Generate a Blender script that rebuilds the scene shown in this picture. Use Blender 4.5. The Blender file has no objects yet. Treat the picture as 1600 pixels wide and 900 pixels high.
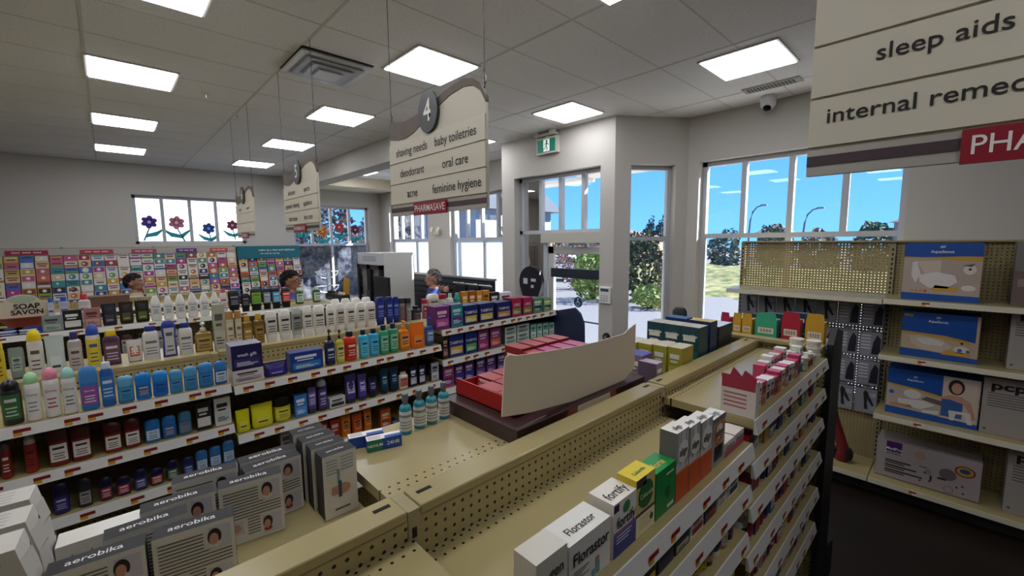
import bpy, bmesh, math, random
from mathutils import Vector, Matrix, noise
random.seed(7)
SC = bpy.context.scene
COL = SC.collection
PI = math.pi
H = 2.2            # eye height of the camera above the floor; floor is z = 0
CEIL = H + 1.5

# ------------------------------------------------------------------ camera
ROT = Matrix(((0.68741022, -0.07361243, 0.72252917),
              (0.72622387, 0.08080519, -0.68269277),
              (-0.00812943, 0.99400791, 0.10900542)))
FPX = 667.44
cam_d = bpy.data.cameras.new('camera'); cam = bpy.data.objects.new('camera', cam_d); COL.objects.link(cam)
cam.matrix_world = Matrix.Translation((0, 0, H)) @ ROT.to_4x4()
cam_d.sensor_width = 36; cam_d.lens = FPX / 1600 * 36; cam_d.clip_start = 0.02; cam_d.clip_end = 400
SC.camera = cam
DIM = {}

# ------------------------------------------------------------------ exposure, sky, sun
vs = SC.view_settings
vs.view_transform = 'Standard'; vs.look = 'None'; vs.gamma = 1; vs.use_curve_mapping = False
vs.exposure = 0.95
LAMP = 6.0
world = bpy.data.worlds.new('sky'); SC.world = world; world.use_nodes = True
wn = world.node_tree; wn.nodes.clear()
wo = wn.nodes.new('ShaderNodeOutputWorld'); wb = wn.nodes.new('ShaderNodeBackground')
wt = wn.nodes.new('ShaderNodeTexCoord'); wx = wn.nodes.new('ShaderNodeSeparateXYZ'); wr = wn.nodes.new('ShaderNodeValToRGB')
wn.links.new(wt.outputs['Generated'], wx.inputs[0]); wn.links.new(wx.outputs['Z'], wr.inputs[0])
wn.links.new(wr.outputs[0], wb.inputs[0]); wn.links.new(wb.outputs[0], wo.inputs[0])
wr.color_ramp.elements[0].position = 0.0; wr.color_ramp.elements[0].color = (0.17, 0.50, 1.0, 1)
wr.color_ramp.elements[1].position = 0.42; wr.color_ramp.elements[1].color = (0.022, 0.19, 0.66, 1)
wb.inputs[1].default_value = 0.85
sun_d = bpy.data.lights.new('sun', 'SUN'); sun = bpy.data.objects.new('sun', sun_d); COL.objects.link(sun)
sun_d.energy = 10.0; sun_d.angle = 0.009; sun_d.color = (1.0, 0.95, 0.86)
sun.rotation_euler = Vector((0.52, 0.64, 0.56)).to_track_quat('Z', 'Y').to_euler()

# ------------------------------------------------------------------ measuring helpers: rays from the eye meet real planes
def _c(P): return ROT.transposed() @ Vector((P[0], P[1], P[2] - H))
def ray(px, py): return ROT @ Vector((px - 800, 450 - py, -FPX))
def at_z(px, py, z): v = ray(px, py); t = (z - H) / v.z; return Vector((v.x * t, v.y * t, z))
def at_x(px, py, x): v = ray(px, py); t = x / v.x; return Vector((x, v.y * t, H + v.z * t))
def at_y(px, py, y): v = ray(px, py); t = y / v.y; return Vector((v.x * t, y, H + v.z * t))
def y_for(x, z, px):    # Y on the line (x, *, z) that shows at column px
    a = _c((x, 0, z)); b = _c((x, 1, z)) - a; k = (px - 800) / FPX
    return -(a.x + k * a.z) / (b.x + k * b.z)
def x_for(y, z, px):
    a = _c((0, y, z)); b = _c((1, y, z)) - a; k = (px - 800) / FPX
    return -(a.x + k * a.z) / (b.x + k * b.z)
def z_for(x, y, py):
    a = _c((x, y, H)); b = _c((x, y, H + 1)) - a; k = (450 - py) / FPX
    return H - (a.y + k * a.z) / (b.y + k * b.z)

# ------------------------------------------------------------------ materials
def lin(h):
    if not isinstance(h, str): return tuple(h) + (1,)
    v = [int(h[i:i + 2], 16) / 255 for i in (0, 2, 4)]
    return tuple(c / 12.92 if c <= .04045 else ((c + .055) / 1.055) ** 2.4 for c in v) + (1,)
_M = {}
def M(col, rough=0.5, metal=0.0, emit=0.0, noise_amt=0.0, coat=0.0):
    key = (col, rough, metal, emit, noise_amt, coat)
    if key in _M: return _M[key]
    m = bpy.data.materials.new('paint_' + str(col)); m.use_nodes = True
    nt = m.node_tree; p = nt.nodes['Principled BSDF']
    p.inputs['Base Color'].default_value = lin(col); p.inputs['Roughness'].default_value = rough
    p.inputs['Metallic'].default_value = metal
    if coat: p.inputs['Coat Weight'].default_value = coat
    if emit:
        p.inputs['Emission Color'].default_value = lin(col); p.inputs['Emission Strength'].default_value = emit
    if noise_amt:
        t = nt.nodes.new('ShaderNodeTexNoise'); t.inputs['Scale'].default_value = 14
        tc = nt.nodes.new('ShaderNodeTexCoord'); nt.links.new(tc.outputs['Object'], t.inputs['Vector'])
        mx = nt.nodes.new('ShaderNodeMix'); mx.data_type = 'RGBA'
        mx.inputs['A'].default_value = lin(col); mx.inputs['B'].default_value = tuple(c * (1 - noise_amt) for c in lin(col)[:3]) + (1,)
        nt.links.new(t.outputs['Fac'], mx.inputs['Factor']); nt.links.new(mx.outputs['Result'], p.inputs['Base Color'])
    _M[key] = m; return m
def nodes_of(m):
    nt = m.node_tree
    def N(t, **k):
        n = nt.nodes.new(t)
        for a, b in k.items(): setattr(n, a, b)
        return n
    def math_(op, a, b=None):
        n = N('ShaderNodeMath', operation=op)
        for i, v in enumerate((a, b)):
            if v is None: continue
            if isinstance(v, (int, float)): n.inputs[i].default_value = v
            else: nt.links.new(v, n.inputs[i])
        return n.outputs[0]
    return nt, N, math_
def peg(name, col, axes, pitch=0.0266, r=0.17, rough=0.26, see_through=False, band=None, stagger=False):
    """painted steel sheet with a grid of punched holes; axes = the two object axes of the sheet;
    band = (axis, low, high): holes only inside that strip"""
    m = bpy.data.materials.new(name); m.use_nodes = True
    nt, N, F = nodes_of(m); p = nt.nodes['Principled BSDF']
    tc = N('ShaderNodeTexCoord'); s = N('ShaderNodeSeparateXYZ'); nt.links.new(tc.outputs['Object'], s.inputs[0])
    a = F('DIVIDE', s.outputs[axes[0].upper()], pitch); b = F('DIVIDE', s.outputs[axes[1].upper()], pitch)
    if stagger: a = F('ADD', a, F('MULTIPLY', F('MODULO', F('FLOOR', b), 2.0), 0.5))
    a = F('SUBTRACT', F('FRACT', a), 0.5); b = F('SUBTRACT', F('FRACT', b), 0.5)
    hole = F('LESS_THAN', F('SQRT', F('ADD', F('MULTIPLY', a, a), F('MULTIPLY', b, b))), r)
    if band:
        q = s.outputs[band[0].upper()]
        hole = F('MULTIPLY', hole, F('MULTIPLY', F('GREATER_THAN', q, band[1]), F('LESS_THAN', q, band[2])))
    p.inputs['Roughness'].default_value = rough
    if see_through:
        p.inputs['Base Color'].default_value = lin(col)
        nt.links.new(F('SUBTRACT', 1.0, hole), p.inputs['Alpha'])
    else:
        mx = N('ShaderNodeMix', data_type='RGBA'); mx.inputs['A'].default_value = lin(col); mx.inputs['B'].default_value = (.006, .005, .004, 1)
        nt.links.new(hole, mx.inputs['Factor']); nt.links.new(mx.outputs['Result'], p.inputs['Base Color'])
    return m
def glass_mat(name, tint=(1, 1, 1), refl=1.0):
    m = bpy.data.materials.new(name); m.use_nodes = True
    nt, N, F = nodes_of(m); nt.nodes.remove(nt.nodes['Principled BSDF']); out = nt.nodes['Material Output']
    tr = N('ShaderNodeBsdfTransparent'); tr.inputs[0].default_value = tuple(tint) + (1,)
    gl = N('ShaderNodeBsdfGlossy'); gl.inputs['Roughness'].default_value = 0.0
    fr = N('ShaderNodeFresnel'); fr.inputs['IOR'].default_value = 1.5
    mx = N('ShaderNodeMixShader'); nt.links.new(F('MULTIPLY', fr.outputs[0], refl), mx.inputs[0])
    nt.links.new(tr.outputs[0], mx.inputs[1]); nt.links.new(gl.outputs[0], mx.inputs[2]); nt.links.new(mx.outputs[0], out.inputs[0])
    return m
def film_mat():
    m = bpy.data.materials.new('slate_film'); m.use_nodes = True; nt, N, F = nodes_of(m); p = nt.nodes['Principled BSDF']
    tc = N('ShaderNodeTexCoord'); t = N('ShaderNodeTexNoise'); t.inputs['Scale'].default_value = 7; t.inputs['Detail'].default_value = 6; nt.links.new(tc.outputs['Object'], t.inputs['Vector'])
    r = N('ShaderNodeValToRGB'); r.color_ramp.elements[0].position = .38; r.color_ramp.elements[0].color = lin('1c2233'); r.color_ramp.elements[1].position = .68; r.color_ramp.elements[1].color = lin('6a7080')
    nt.links.new(t.outputs['Fac'], r.inputs[0]); nt.links.new(r.outputs[0], p.inputs['Base Color']); p.inputs['Roughness'].default_value = .2
    p.inputs['Alpha'].default_value = .93; return m
BEIGE = 'a39468'
STEEL = M(BEIGE, .24); STEEL_D = M('9c8f6c', .35)
LIP = M('d9d6cf', .4); BLACK = M('0d0d0f', .45); DARKSLOT = M('050505', .8)
FRAME = M('b9bcc2', .45); WHITE = M('e9e7e2', .5); WALL = M('c2bdb6', .85)
GLASS = glass_mat('window_glass', (.96, .98, 1.0), 1.3)
FROST = M('cfdae6', .6)

# ------------------------------------------------------------------ mesh helpers
class MB:
    def __init__(s): s.v = []; s.f = []; s.m = []; s.sm = []
    def face(s, pts, m=0, smooth=False):
        n = len(s.v); s.v += [tuple(p) for p in pts]; s.f.append(tuple(range(n, n + len(pts)))); s.m.append(m); s.sm.append(smooth); return s
    def box(s, x0, y0, z0, x1, y1, z1, m=0, top=None, front=None, left=None, right=None, back=None):
        n = len(s.v)
        s.v += [(x0, y0, z0), (x1, y0, z0), (x1, y1, z0), (x0, y1, z0), (x0, y0, z1), (x1, y0, z1), (x1, y1, z1), (x0, y1, z1)]
        for q, mm in (((3, 2, 1, 0), m), ((4, 5, 6, 7), top), ((0, 1, 5, 4), front), ((2, 3, 7, 6), back), ((3, 0, 4, 7), left), ((1, 2, 6, 5), right)):
            s.f.append(tuple(n + i for i in q)); s.m.append(m if mm is None else mm); s.sm.append(False)
        return s
    def prism(s, poly, axis, a, b, m=0, mside=None):
        """2-D outline pushed out along an axis; for 'y' the outline is (x, z), for 'x' (y, z), for 'z' (x, y)"""
        P = {'y': lambda p, d: (p[0], d, p[1]), 'x': lambda p, d: (d, p[0], p[1]), 'z': lambda p, d: (p[0], p[1], d)}[axis]
        n = len(s.v); k = len(poly)
        s.v += [P(p, a) for p in poly] + [P(p, b) for p in poly]
        s.f += [tuple(range(n, n + k)), tuple(range(n + 2 * k - 1, n + k - 1, -1))]; s.m += [m, m]; s.sm += [False, False]
        for i in range(k):
            j = (i + 1) % k; s.f.append((n + i, n + k + i, n + k + j, n + j)); s.m.append(m if mside is None else mside); s.sm.append(False)
        return s
    def loft(s, rings, n=16, e=2.0, m=0, cx=0, cy=0, caps=True, a0=0, a1=2 * PI):
        """rings = (z, rx, ry[, dx, dy]) stacked super-ellipses"""
        full = abs(a1 - a0 - 2 * PI) < 1e-6; k = n if full else n + 1; base = len(s.v)
        for r in rings:
            z, rx, ry = r[:3]; dx, dy = (r[3], r[4]) if len(r) > 3 else (0, 0)
            for i in range(k):
                a = a0 + (a1 - a0) * i / n; c, q = math.cos(a), math.sin(a)
                s.v.append((cx + dx + rx * math.copysign(abs(c) ** (2 / e), c), cy + dy + ry * math.copysign(abs(q) ** (2 / e), q), z))
        for j in range(len(rings) - 1):
            for i in range(n):
                i2 = (i + 1) % k; A = base + j * k
                s.f.append((A + i, A + i2, A + k + i2, A + k + i)); s.m.append(m); s.sm.append(True)
        if caps and full:
            s.f.append(tuple(base + i for i in range(k - 1, -1, -1))); s.m.append(m); s.sm.append(False)
            T = base + (len(rings) - 1) * k
            s.f.append(tuple(T + i for i in range(k))); s.m.append(m); s.sm.append(False)
        return s
    def tube(s, pts, rad, n=8, m=0):
        """round bar along a path; rad is one number or one per point"""
        pts = [Vector(p) for p in pts]; base = len(s.v); up = Vector((0, 0, 1))
        rr = rad if isinstance(rad, (list, tuple)) else [rad] * len(pts)
        for i, p in enumerate(pts):
            t = (pts[min(i + 1, len(pts) - 1)] - pts[max(i - 1, 0)]).normalized()
            u = t.cross(up if abs(t.z) < .95 else Vector((1, 0, 0))).normalized(); w = u.cross(t)
            for k in range(n):
                a = 2 * PI * k / n; s.v.append(tuple(p + (u * math.cos(a) + w * math.sin(a)) * rr[i]))
        for j in range(len(pts) - 1):
            for k in range(n):
                k2 = (k + 1) % n; A = base + j * n
                s.f.append((A + k, A + k2, A + n + k2, A + n + k)); s.m.append(m); s.sm.append(True)
        s.f.append(tuple(base + k for k in range(n - 1, -1, -1))); s.m.append(m); s.sm.append(False)
        T = base + (len(pts) - 1) * n; s.f.append(tuple(T + k for k in range(n))); s.m.append(m); s.sm.append(False)
        return s
    def mesh(s, name, mats):
        me = bpy.data.meshes.new(name); me.from_pydata(s.v, [], s.f)
        for m in (mats if isinstance(mats, (list, tuple)) else [mats]): me.materials.append(m)
        me.polygons.foreach_set('material_index', s.m); me.polygons.foreach_set('use_smooth', s.sm)
        bm = bmesh.new(); bm.from_mesh(me); bmesh.ops.recalc_face_normals(bm, faces=bm.faces); bm.to_mesh(me); bm.free()
        me.set_sharp_from_angle(angle=math.radians(38)); me.update(); return me
    def build(s, name, mats, parent=None, loc=(0, 0, 0), rz=0.0, bevel=0.0):
        o = bpy.data.objects.new(name, s.mesh(name, mats)); COL.objects.link(o)
        o.location = loc; o.rotation_euler = (0, 0, rz); o.parent = parent
        if bevel:
            b = o.modifiers.new('bevel', 'BEVEL'); b.width = bevel; b.segments = 2; b.limit_method = 'ANGLE'
        return o
def empty(name, loc=(0, 0, 0), rz=0.0):
    o = bpy.data.objects.new(name, None); COL.objects.link(o); o.location = loc; o.rotation_euler = (0, 0, rz); o.empty_display_size = .05; return o
LABELS = {}
def tag(o, label, cat, group=None):
    o['label'] = label; o['category'] = cat
    if group: o['group'] = group
    LABELS.setdefault(label, []).append(o.name); return o
def struct(o): o['kind'] = 'structure'; return o
def dup_tree(o, parent=None):
    c = o.copy(); COL.objects.link(c); c.parent = parent
    for ch in list(o.children): dup_tree(ch, c)
    return c
_T = {}
def text_mesh(s, mat, bold=0.0):
    key = (s, mat.name, bold)
    if key in _T: return _T[key]
    cu = bpy.data.curves.new('lettering', 'FONT'); cu.body = s; cu.align_x = 'CENTER'; cu.align_y = 'CENTER'; cu.size = 1; cu.resolution_u = 3; cu.offset = bold
    t = bpy.data.objects.new('lettering', cu); COL.objects.link(t)
    bpy.context.view_layer.update()
    me = bpy.data.meshes.new_from_object(t.evaluated_get(bpy.context.evaluated_depsgraph_get()))
    bpy.data.objects.remove(t); bpy.data.curves.remove(cu); me.materials.clear(); me.materials.append(mat); me.name = 'lettering'
    _T[key] = me; return me
def text(s, size, mat, parent, loc, rot=(PI / 2, 0, 0), bold=0.0, sx=1.0):
    o = bpy.data.objects.new('lettering', text_mesh(s, mat, bold)); COL.objects.link(o)
    o.parent = parent; o.location = loc; o.rotation_euler = rot; o.scale = (size * sx, size, 1); return o
ORD = ['first', 'second', 'third', 'fourth', 'fifth', 'sixth', 'seventh', 'eighth', 'ninth', 'tenth', 'eleventh', 'twelfth', 'thirteenth', 'fourteenth', 'fifteenth',
       'sixteenth', 'seventeenth', 'eighteenth', 'nineteenth', 'twentieth', 'twenty-first', 'twenty-second', 'twenty-third', 'twenty-fourth', 'twenty-fifth', 'twenty-sixth', 'twenty-seventh', 'twenty-eighth']

# ================================================================== THE ROOM
XB = -10.8; YF = 5.38; YD = 4.59; XR = 4.0; YN = -4.5
def planks():
    m = bpy.data.materials.new('dark_wood_planks'); m.use_nodes = True; nt, N, F = nodes_of(m); p = nt.nodes['Principled BSDF']
    tc = N('ShaderNodeTexCoord'); b = N('ShaderNodeTexBrick'); nt.links.new(tc.outputs['Object'], b.inputs['Vector'])
    b.inputs['Color1'].default_value = lin('20160f'); b.inputs['Color2'].default_value = lin('150e0a'); b.inputs['Mortar'].default_value = lin('0c0806')
    b.inputs['Scale'].default_value = 1; b.inputs['Brick Width'].default_value = 1.2; b.inputs['Row Height'].default_value = .16; b.inputs['Mortar Size'].default_value = .003
    nt.links.new(b.outputs['Color'], p.inputs['Base Color']); p.inputs['Roughness'].default_value = .45; return m
def ceiling_tile():
    m = bpy.data.materials.new('ceiling_tile'); m.use_nodes = True; nt, N, F = nodes_of(m); p = nt.nodes['Principled BSDF']
    tc = N('ShaderNodeTexCoord'); t = N('ShaderNodeTexNoise'); t.inputs['Scale'].default_value = 90; t.inputs['Detail'].default_value = 2
    nt.links.new(tc.outputs['Object'], t.inputs['Vector'])
    r = N('ShaderNodeValToRGB'); r.color_ramp.elements[0].position = .30; r.color_ramp.elements[0].color = lin('d8d6d2'); r.color_ramp.elements[1].position = .42; r.color_ramp.elements[1].color = lin('f6f5f3')
    nt.links.new(t.outputs['Fac'], r.inputs[0]); nt.links.new(r.outputs[0], p.inputs['Base Color']); p.inputs['Roughness'].default_value = .9; return m
struct(MB().box(XB - .3, YN - .3, -.1, XR + .3, YF + .3, 0).build('floor', planks()))
struct(MB().box(XB - .3, YN - .3, CEIL, XR + .3, YF + .3, CEIL + .15).build('ceiling', ceiling_tile()))
g = MB()
for i in range(-4, 5):
    g.box(XB, i * 1.22 - .009, CEIL - .003, XR, i * 1.22 + .009, CEIL + .002)
x = XB + .3
while x < XR:
    g.box(x - .005, YN, CEIL - .002, x + .005, YF, CEIL + .002); x += .61
struct(g.build('trim_1', M('dad7d2', .7)))

def wall(name, u0, u1, w0, w1, holes, along, mat=WALL, frame=None):
    """wall slab between u0..u1, thickness w0..w1, with rectangular openings (u0, u1, z0, z1)"""
    us = sorted({u0, u1, *[h[0] for h in holes], *[h[1] for h in holes]}); zs = sorted({0, CEIL, *[h[2] for h in holes], *[h[3] for h in holes]})
    b = MB()
    for a, c in zip(us, us[1:]):
        for z0, z1 in zip(zs, zs[1:]):
            if any(h[0] - 1e-6 <= a and c <= h[1] + 1e-6 and h[2] - 1e-6 <= z0 and z1 <= h[3] + 1e-6 for h in holes): continue
            if along == 'x': b.box(a, w0, z0, c, w1, z1)
            else: b.box(w0, a, z0, w1, c, z1)
    o = struct(b.build(name, mat)); return o
def window(n, u0, u1, z0, z1, w, along, vs_top, ztr, vs_bot, low_mat=None, fw=.055, dep=.07, parent=None, mats=None):
    """frame, mullions and one pane per light; w = depth position of the frame; ztr = transom height or None"""
    root = struct(empty('window_%d' % n)); 
    if parent: root.parent = parent
    fr = MB(); mu = MB()
    def bar(b, a, c, e, f):
        if along == 'x': b.box(a, w, e, c, w + dep, f)
        else: b.box(w - dep, a, e, w, c, f)
    bar(fr, u0, u0 + fw, z0, z1); bar(fr, u1 - fw, u1, z0, z1); bar(fr, u0, u1, z1 - fw, z1); bar(fr, u0, u1, z0, z0 + fw)
    if ztr: bar(mu, u0 + fw, u1 - fw, ztr - fw / 2, ztr + fw / 2)
    def lights(vs, a, c, m):
        e = [u0 + fw] + list(vs) + [u1 - fw]
        for v in vs: bar(mu, v - fw / 2, v + fw / 2, a, c)
        for i in range(len(e) - 1):
            p = MB(); s0 = e[i] + (fw / 2 if i else 0); s1 = e[i + 1] - (fw / 2 if i < len(e) - 2 else 0)
            if along == 'x': p.face([(s0, w + dep / 2, a), (s1, w + dep / 2, a), (s1, w + dep / 2, c), (s0, w + dep / 2, c)])
            else: p.face([(w - dep / 2, s0, a), (w - dep / 2, s1, a), (w - dep / 2, s1, c), (w - dep / 2, s0, c)])
            p.build('pane', m, root)
    if ztr:
        lights(vs_top, ztr + fw / 2, z1 - fw, GLASS); lights(vs_bot, z0 + fw, ztr - fw / 2, low_mat or GLASS)
    else: lights(vs_top, z0 + fw, z1 - fw, GLASS)
    fr.build('window_frame', FRAME, root); mu.build('mullion', FRAME, root); return root

# back wall with the flower windows, front wall, recessed entrance, slanted wall with the narrow window
W1 = (.42, 2.25, H + .0, H + .93); W2 = (3.22, 5.06, .65, H + .90)
wall('wall_left', YN, YF + .25, XB - .25, XB, [W1, W2], 'y')
window(1, *W1, XB - .10, 'y', [.86, 1.30, 1.74], None, [])
window(2, *W2, XB - .10, 'y', [3.66, 4.12, 4.58], H - .05, [4.12], film_mat())
ang = math.atan2(.79, .55); L_ = math.hypot(.79, .55)
W3 = (-10.30, -8.48, .8, H + .95); W4 = (-7.62, -5.82, .8, H + .95)
wall('wall_back', XB, -5.77, YF, YF + .25, [W3, W4], 'x')
frost = bpy.data.materials.new('frosted_film'); frost.use_nodes = True
nt, N, F = nodes_of(frost); p = nt.nodes['Principled BSDF']; p.inputs['Base Color'].default_value = lin('a9b8cc'); p.inputs['Transmission Weight'].default_value = .0
t_ = N('ShaderNodeBsdfTranslucent'); t_.inputs[0].default_value = lin('d5e2f2'); mx_ = N('ShaderNodeMixShader'); mx_.inputs[0].default_value = .30
nt.links.new(p.outputs[0], mx_.inputs[1]); nt.links.new(t_.outputs[0], mx_.inputs[2]); nt.links.new(mx_.outputs[0], nt.nodes['Material Output'].inputs[0])
window(3, *W3, YF + .10, 'x', [-9.85, -9.4, -8.94], H + .05, [-9.15], frost)
window(4, *W4, YF + .10, 'x', [-7.15, -6.67, -6.19], H + .05, [-6.6], frost)
wr_ = wall('wall_return', 0, math.hypot(.79, .72), 0, .08, [], 'x'); wr_.location = (-5.79, YF, 0); wr_.rotation_euler = (0, 0, -math.atan2(.79, .72))
D = (-4.79, -3.22, 0, H + .94)
wall('wall_door', -5.07, -3.01, YD, YD + .2, [D], 'x')
WW = (-2.32, -.40, .55, H + .95)
wall('wall_window', -2.46, XR, YF, YF + .25, [WW], 'x')
window(5, *WW, YF + .11, 'x', [-1.84, -1.36, -.88], H + .045, [-1.36])
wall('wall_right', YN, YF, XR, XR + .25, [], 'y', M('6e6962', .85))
wall('wall_near', XB, XR, YN - .25, YN, [], 'x', M('8a857d', .85))
sl = wall('wall_slanted', 0, L_, 0, .2, [(.21, .80, .72, H + .93)], 'x')
sl.location = (-3.01, YD, 0); sl.rotation_euler = (0, 0, ang)
wn6 = window(6, .21, .80, .72, H + .93, .11, 'x', [], H + .02, [], None, .05)
wn6.location = (-3.01, YD, 0); wn6.rotation_euler = (0, 0, ang)
# entrance: four lights above, side light, glazed door
ent = window(7, D[0], -3.22, H + .10, D[3], YD + .12, 'x', [-4.36, -3.98, -3.58], None, [])
root = struct(empty('window_8')); f_ = MB(); y0 = YD + .12
f_.box(-4.79, y0, 0, -4.73, y0 + .07, H + .10).box(-4.30, y0, 0, -4.22, y0 + .07, H + .02).box(-4.73, y0, 0, -4.30, y0 + .07, .10)
f_.build('window_frame', FRAME, root)
MB().face([(-4.73, y0 + .035, .1), (-4.30, y0 + .035, .1), (-4.30, y0 + .035, H + .1), (-4.73, y0 + .035, H + .1)]).build('pane', GLASS, root)
dr = struct(empty('door_1')); f_ = MB()
x0, x1, zt = -4.20, -3.23, 2.12
f_.box(x0, y0, 0, x0 + .10, y0 + .05, zt).box(x1 - .06, y0, 0, x1, y0 + .05, zt).box(x0, y0, zt - .10, x1, y0 + .05, zt).box(x0, y0, 0, x1, y0 + .05, .25)
f_.build('door_frame', M('c3c3c0', .4), dr)
MB().face([(x0 + .1, y0 + .025, .25), (x1 - .06, y0 + .025, .25), (x1 - .06, y0 + .025, zt - .1), (x0 + .1, y0 + .025, zt - .1)]).build('pane', GLASS, dr)
MB().box(x0 + .08, y0 - .035, H - .52, x1 - .05, y0 - .005, H - .39).build('push_bar', M('2a2f3a', .4), dr)
MB().box(x0 + .1, y0 - .01, H - 1.12, x1 - .06, y0 + .02, H - 1.105).build('door_rail', M('2a2f3a', .4), dr)
struct(MB().box(-4.30, YD + .06, H - .03, -3.225, YD + .16, H + .11).build('trim_2', M('c2bdb0', .5)))
o = MB().box(-3.75, YD + .03, H - .06, -3.45, YD + .10, H - .03).box(-3.72, YD + .08, H - .085, -3.70, YD + .115, H - .055).box(-3.50, YD + .08, H - .085, -3.48, YD + .115, H - .055).build('door_closer', M('8d8f92', .35, .7)); o.parent = dr
st = empty('door_sticker', (-3.66, y0 + .018, H - .855)); tag(st, 'round blue accessibility sticker on the glass entrance door', 'sticker')
MB().loft([(0, .075, .075), (.002, .075, .075)], 24).build('disc', M('2b4f78', .5), st).rotation_euler = (PI / 2, 0, 0)
a = MB(); a.loft([(.0, .012, .012), (.001, .012, .012)], 10, cx=-.004, cy=.045)
a.box(-.010, -.005, 0, .002, .03, .001).box(-.005, -.008, 0, .028, .002, .001).box(.02, -.035, 0, .029, -.004, .001)
a.loft([(.0, .034, .034), (.001, .034, .034)], 16, cx=-.004, cy=-.02, a0=1.8, a1=5.6, caps=False)
for k in range(12):
    q = 2.0 + k * .3; a.box(-.004 + .032 * math.cos(q) - .004, -.02 + .032 * math.sin(q) - .004, 0, -.004 + .032 * math.cos(q) + .004, -.02 + .032 * math.sin(q) + .004, .001)
w_ = a.build('symbol', M('e8eef5', .5), st, (0, -.003, 0)); w_.rotation_euler = (PI / 2, 0, 0)
# beam and soffit over the checkout
struct(MB().box(XB, 3.06, H + 1.16, -5.0, 3.36, CEIL).build('trim_3', WALL))
struct(MB().box(XB, 3.36, H + 1.27, -9.8, YF, CEIL).build('trim_4', M('d6cdb4', .8)))  # cream colour carries the warm light falling on this soffit
struct(MB().box(-10.8, YN, 0, -10.785, 3.2, .1).build('baseboard_left', M('6a655e', .6)))
struct(MB().box(-.4, YF - .015, 0, XR, YF, .1).build('baseboard_window', M('6a655e', .6)))

# ================================================================== CEILING FITTINGS
EM = M('f4f6fc', .5, 0, LAMP)
def ceiling_light(x, y, label):
    t = empty('ceiling_light', (x, y, CEIL)); tag(t, label, 'light', 'square ceiling lights')
    MB().box(-.305, -.305, -.012, .305, -.285, .0).box(-.305, .285, -.012, .305, .305, .0).box(-.305, -.285, -.012, -.285, .285, 0).box(.285, -.285, -.012, .305, .285, 0).build('frame', M('cfcbc4', .5), t)
    MB().box(-.284, -.284, -.018, .284, .284, -.002).build('diffuser', EM, t)
rows = {.295: [(-5.18, 'large square ceiling light at upper left, nearest of the left three'), (-7.22, 'square ceiling light in the left row, middle of the left three'), (-9.3, 'square ceiling light in the left row, farthest of the left three'),
               (-3.28, 'ceiling light cut by the top edge at upper left'), (-1.38, None)],
        2.16: [(-3.28, 'square ceiling light directly above the aisle sign numbered 4'), (-5.25, 'square ceiling light between the air diffuser and the number 5 sign'),
               (-7.25, 'square ceiling light just above the number 5 sign'), (-9.4, 'square ceiling light left of the number 5 sign near the back wall'), (-1.38, 'ceiling light barely showing at the top centre edge')],
        4.08: [(-3.33, 'square ceiling light beside the green exit sign'), (-1.38, 'large square ceiling light at upper right near the ceiling vent'),
               (-9.05, 'small ceiling light beyond the beam, left of the number 4 sign'), (-7.15, 'small ceiling light beyond the beam right of the number 4 sign'), (-5.25, 'small ceiling light beyond the beam behind the number 4 sign')],
        -1.6: [(-7.2, None), (-5.2, None), (-3.28, None), (-1.38, None)], -3.5: [(-5.2, None), (-1.38, None)]}
rows[.295].append((.6, None)); rows[2.16].append((.6, None))  # unseen lights added to brighten the shelf fronts facing the right aisle
for yy, l in rows.items():
    for xx, lab in l: ceiling_light(xx, yy, lab or 'square ceiling light outside the photograph, over the near part of the shop')
df = empty('air_diffuser', (-3.88, 1.50, CEIL)); tag(df, 'square stepped metal air diffuser in the ceiling left of the number 4 sign', 'vent')
for k, (r, z, c) in enumerate(((.30, .0, 'e2e0dc'), (.235, -.015, 'b8b8ba'), (.17, -.03, 'c8c8ca'), (.105, -.045, 'e0e0de'))):
    b = MB(); q = r - .05
    b.loft([(z - .03, r, r), (z - .002, r - .03, r - .03), (z + .001, q, q), (z - .012, q, q), (z - .034, r - .008, r - .008)], 4, 2.0, a0=PI / 4, a1=PI / 4 + 2 * PI)
    for i, v in enumerate(b.v): b.v[i] = (v[0] * 1.4142, v[1] * 1.4142, v[2])
    b.build('louver_ring', M(c, .22, .35), df)
MB().box(-.29, -.29, -.006, .29, .29, -.001).build('duct_opening', M('2a2a2c', .7), df)
MB().box(-.09, -.09, -.07, .09, .09, -.062).build('centre_plate', M('c9c8c6', .3, .3), df)
sv = empty('ceiling_vent', (-1.42, 4.86, CEIL)); tag(sv, 'narrow slotted ceiling vent above the security camera', 'vent')
MB().box(-.25, -.08, -.012, .25, .08, -.001).build('vent_frame', M('b3b1ad', .5), sv)
for k in range(14): MB().box(-.21 + k * .03, -.055, -.016, -.195 + k * .03, .055, -.0125).build('slat', M('55555a', .5), sv)
for xx, yy, nm in ((-5.35, .86, 'small white sprinkler head on the ceiling behind the left lights'), (-5.95, 1.24, 'small white sprinkler head on the dark ceiling seam')):
    t = empty('sprinkler_head', (xx, yy, CEIL)); tag(t, nm, 'sprinkler')
    MB().loft([(-.012, .045, .045), (-.004, .05, .05)], 16).build('cover_plate', WHITE, t); MB().loft([(-.045, .012, .012), (-.012, .016, .016)], 10).build('nozzle', M('b5b5b5', .3, .8), t)
cm = empty('security_camera', (-1.55, 5.22, CEIL)); tag(cm, 'white dome security camera hanging at the ceiling above the big window', 'camera')
MB().loft([(-.05, .075, .075), (-.004, .08, .08)], 20).build('mount', WHITE, cm)
MB().loft([(-.135, .02, .02), (-.125, .045, .045), (-.10, .066, .066), (-.07, .074, .074), (-.05, .074, .074)], 20).build('dome', M('e3e3e0', .35), cm)
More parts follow.
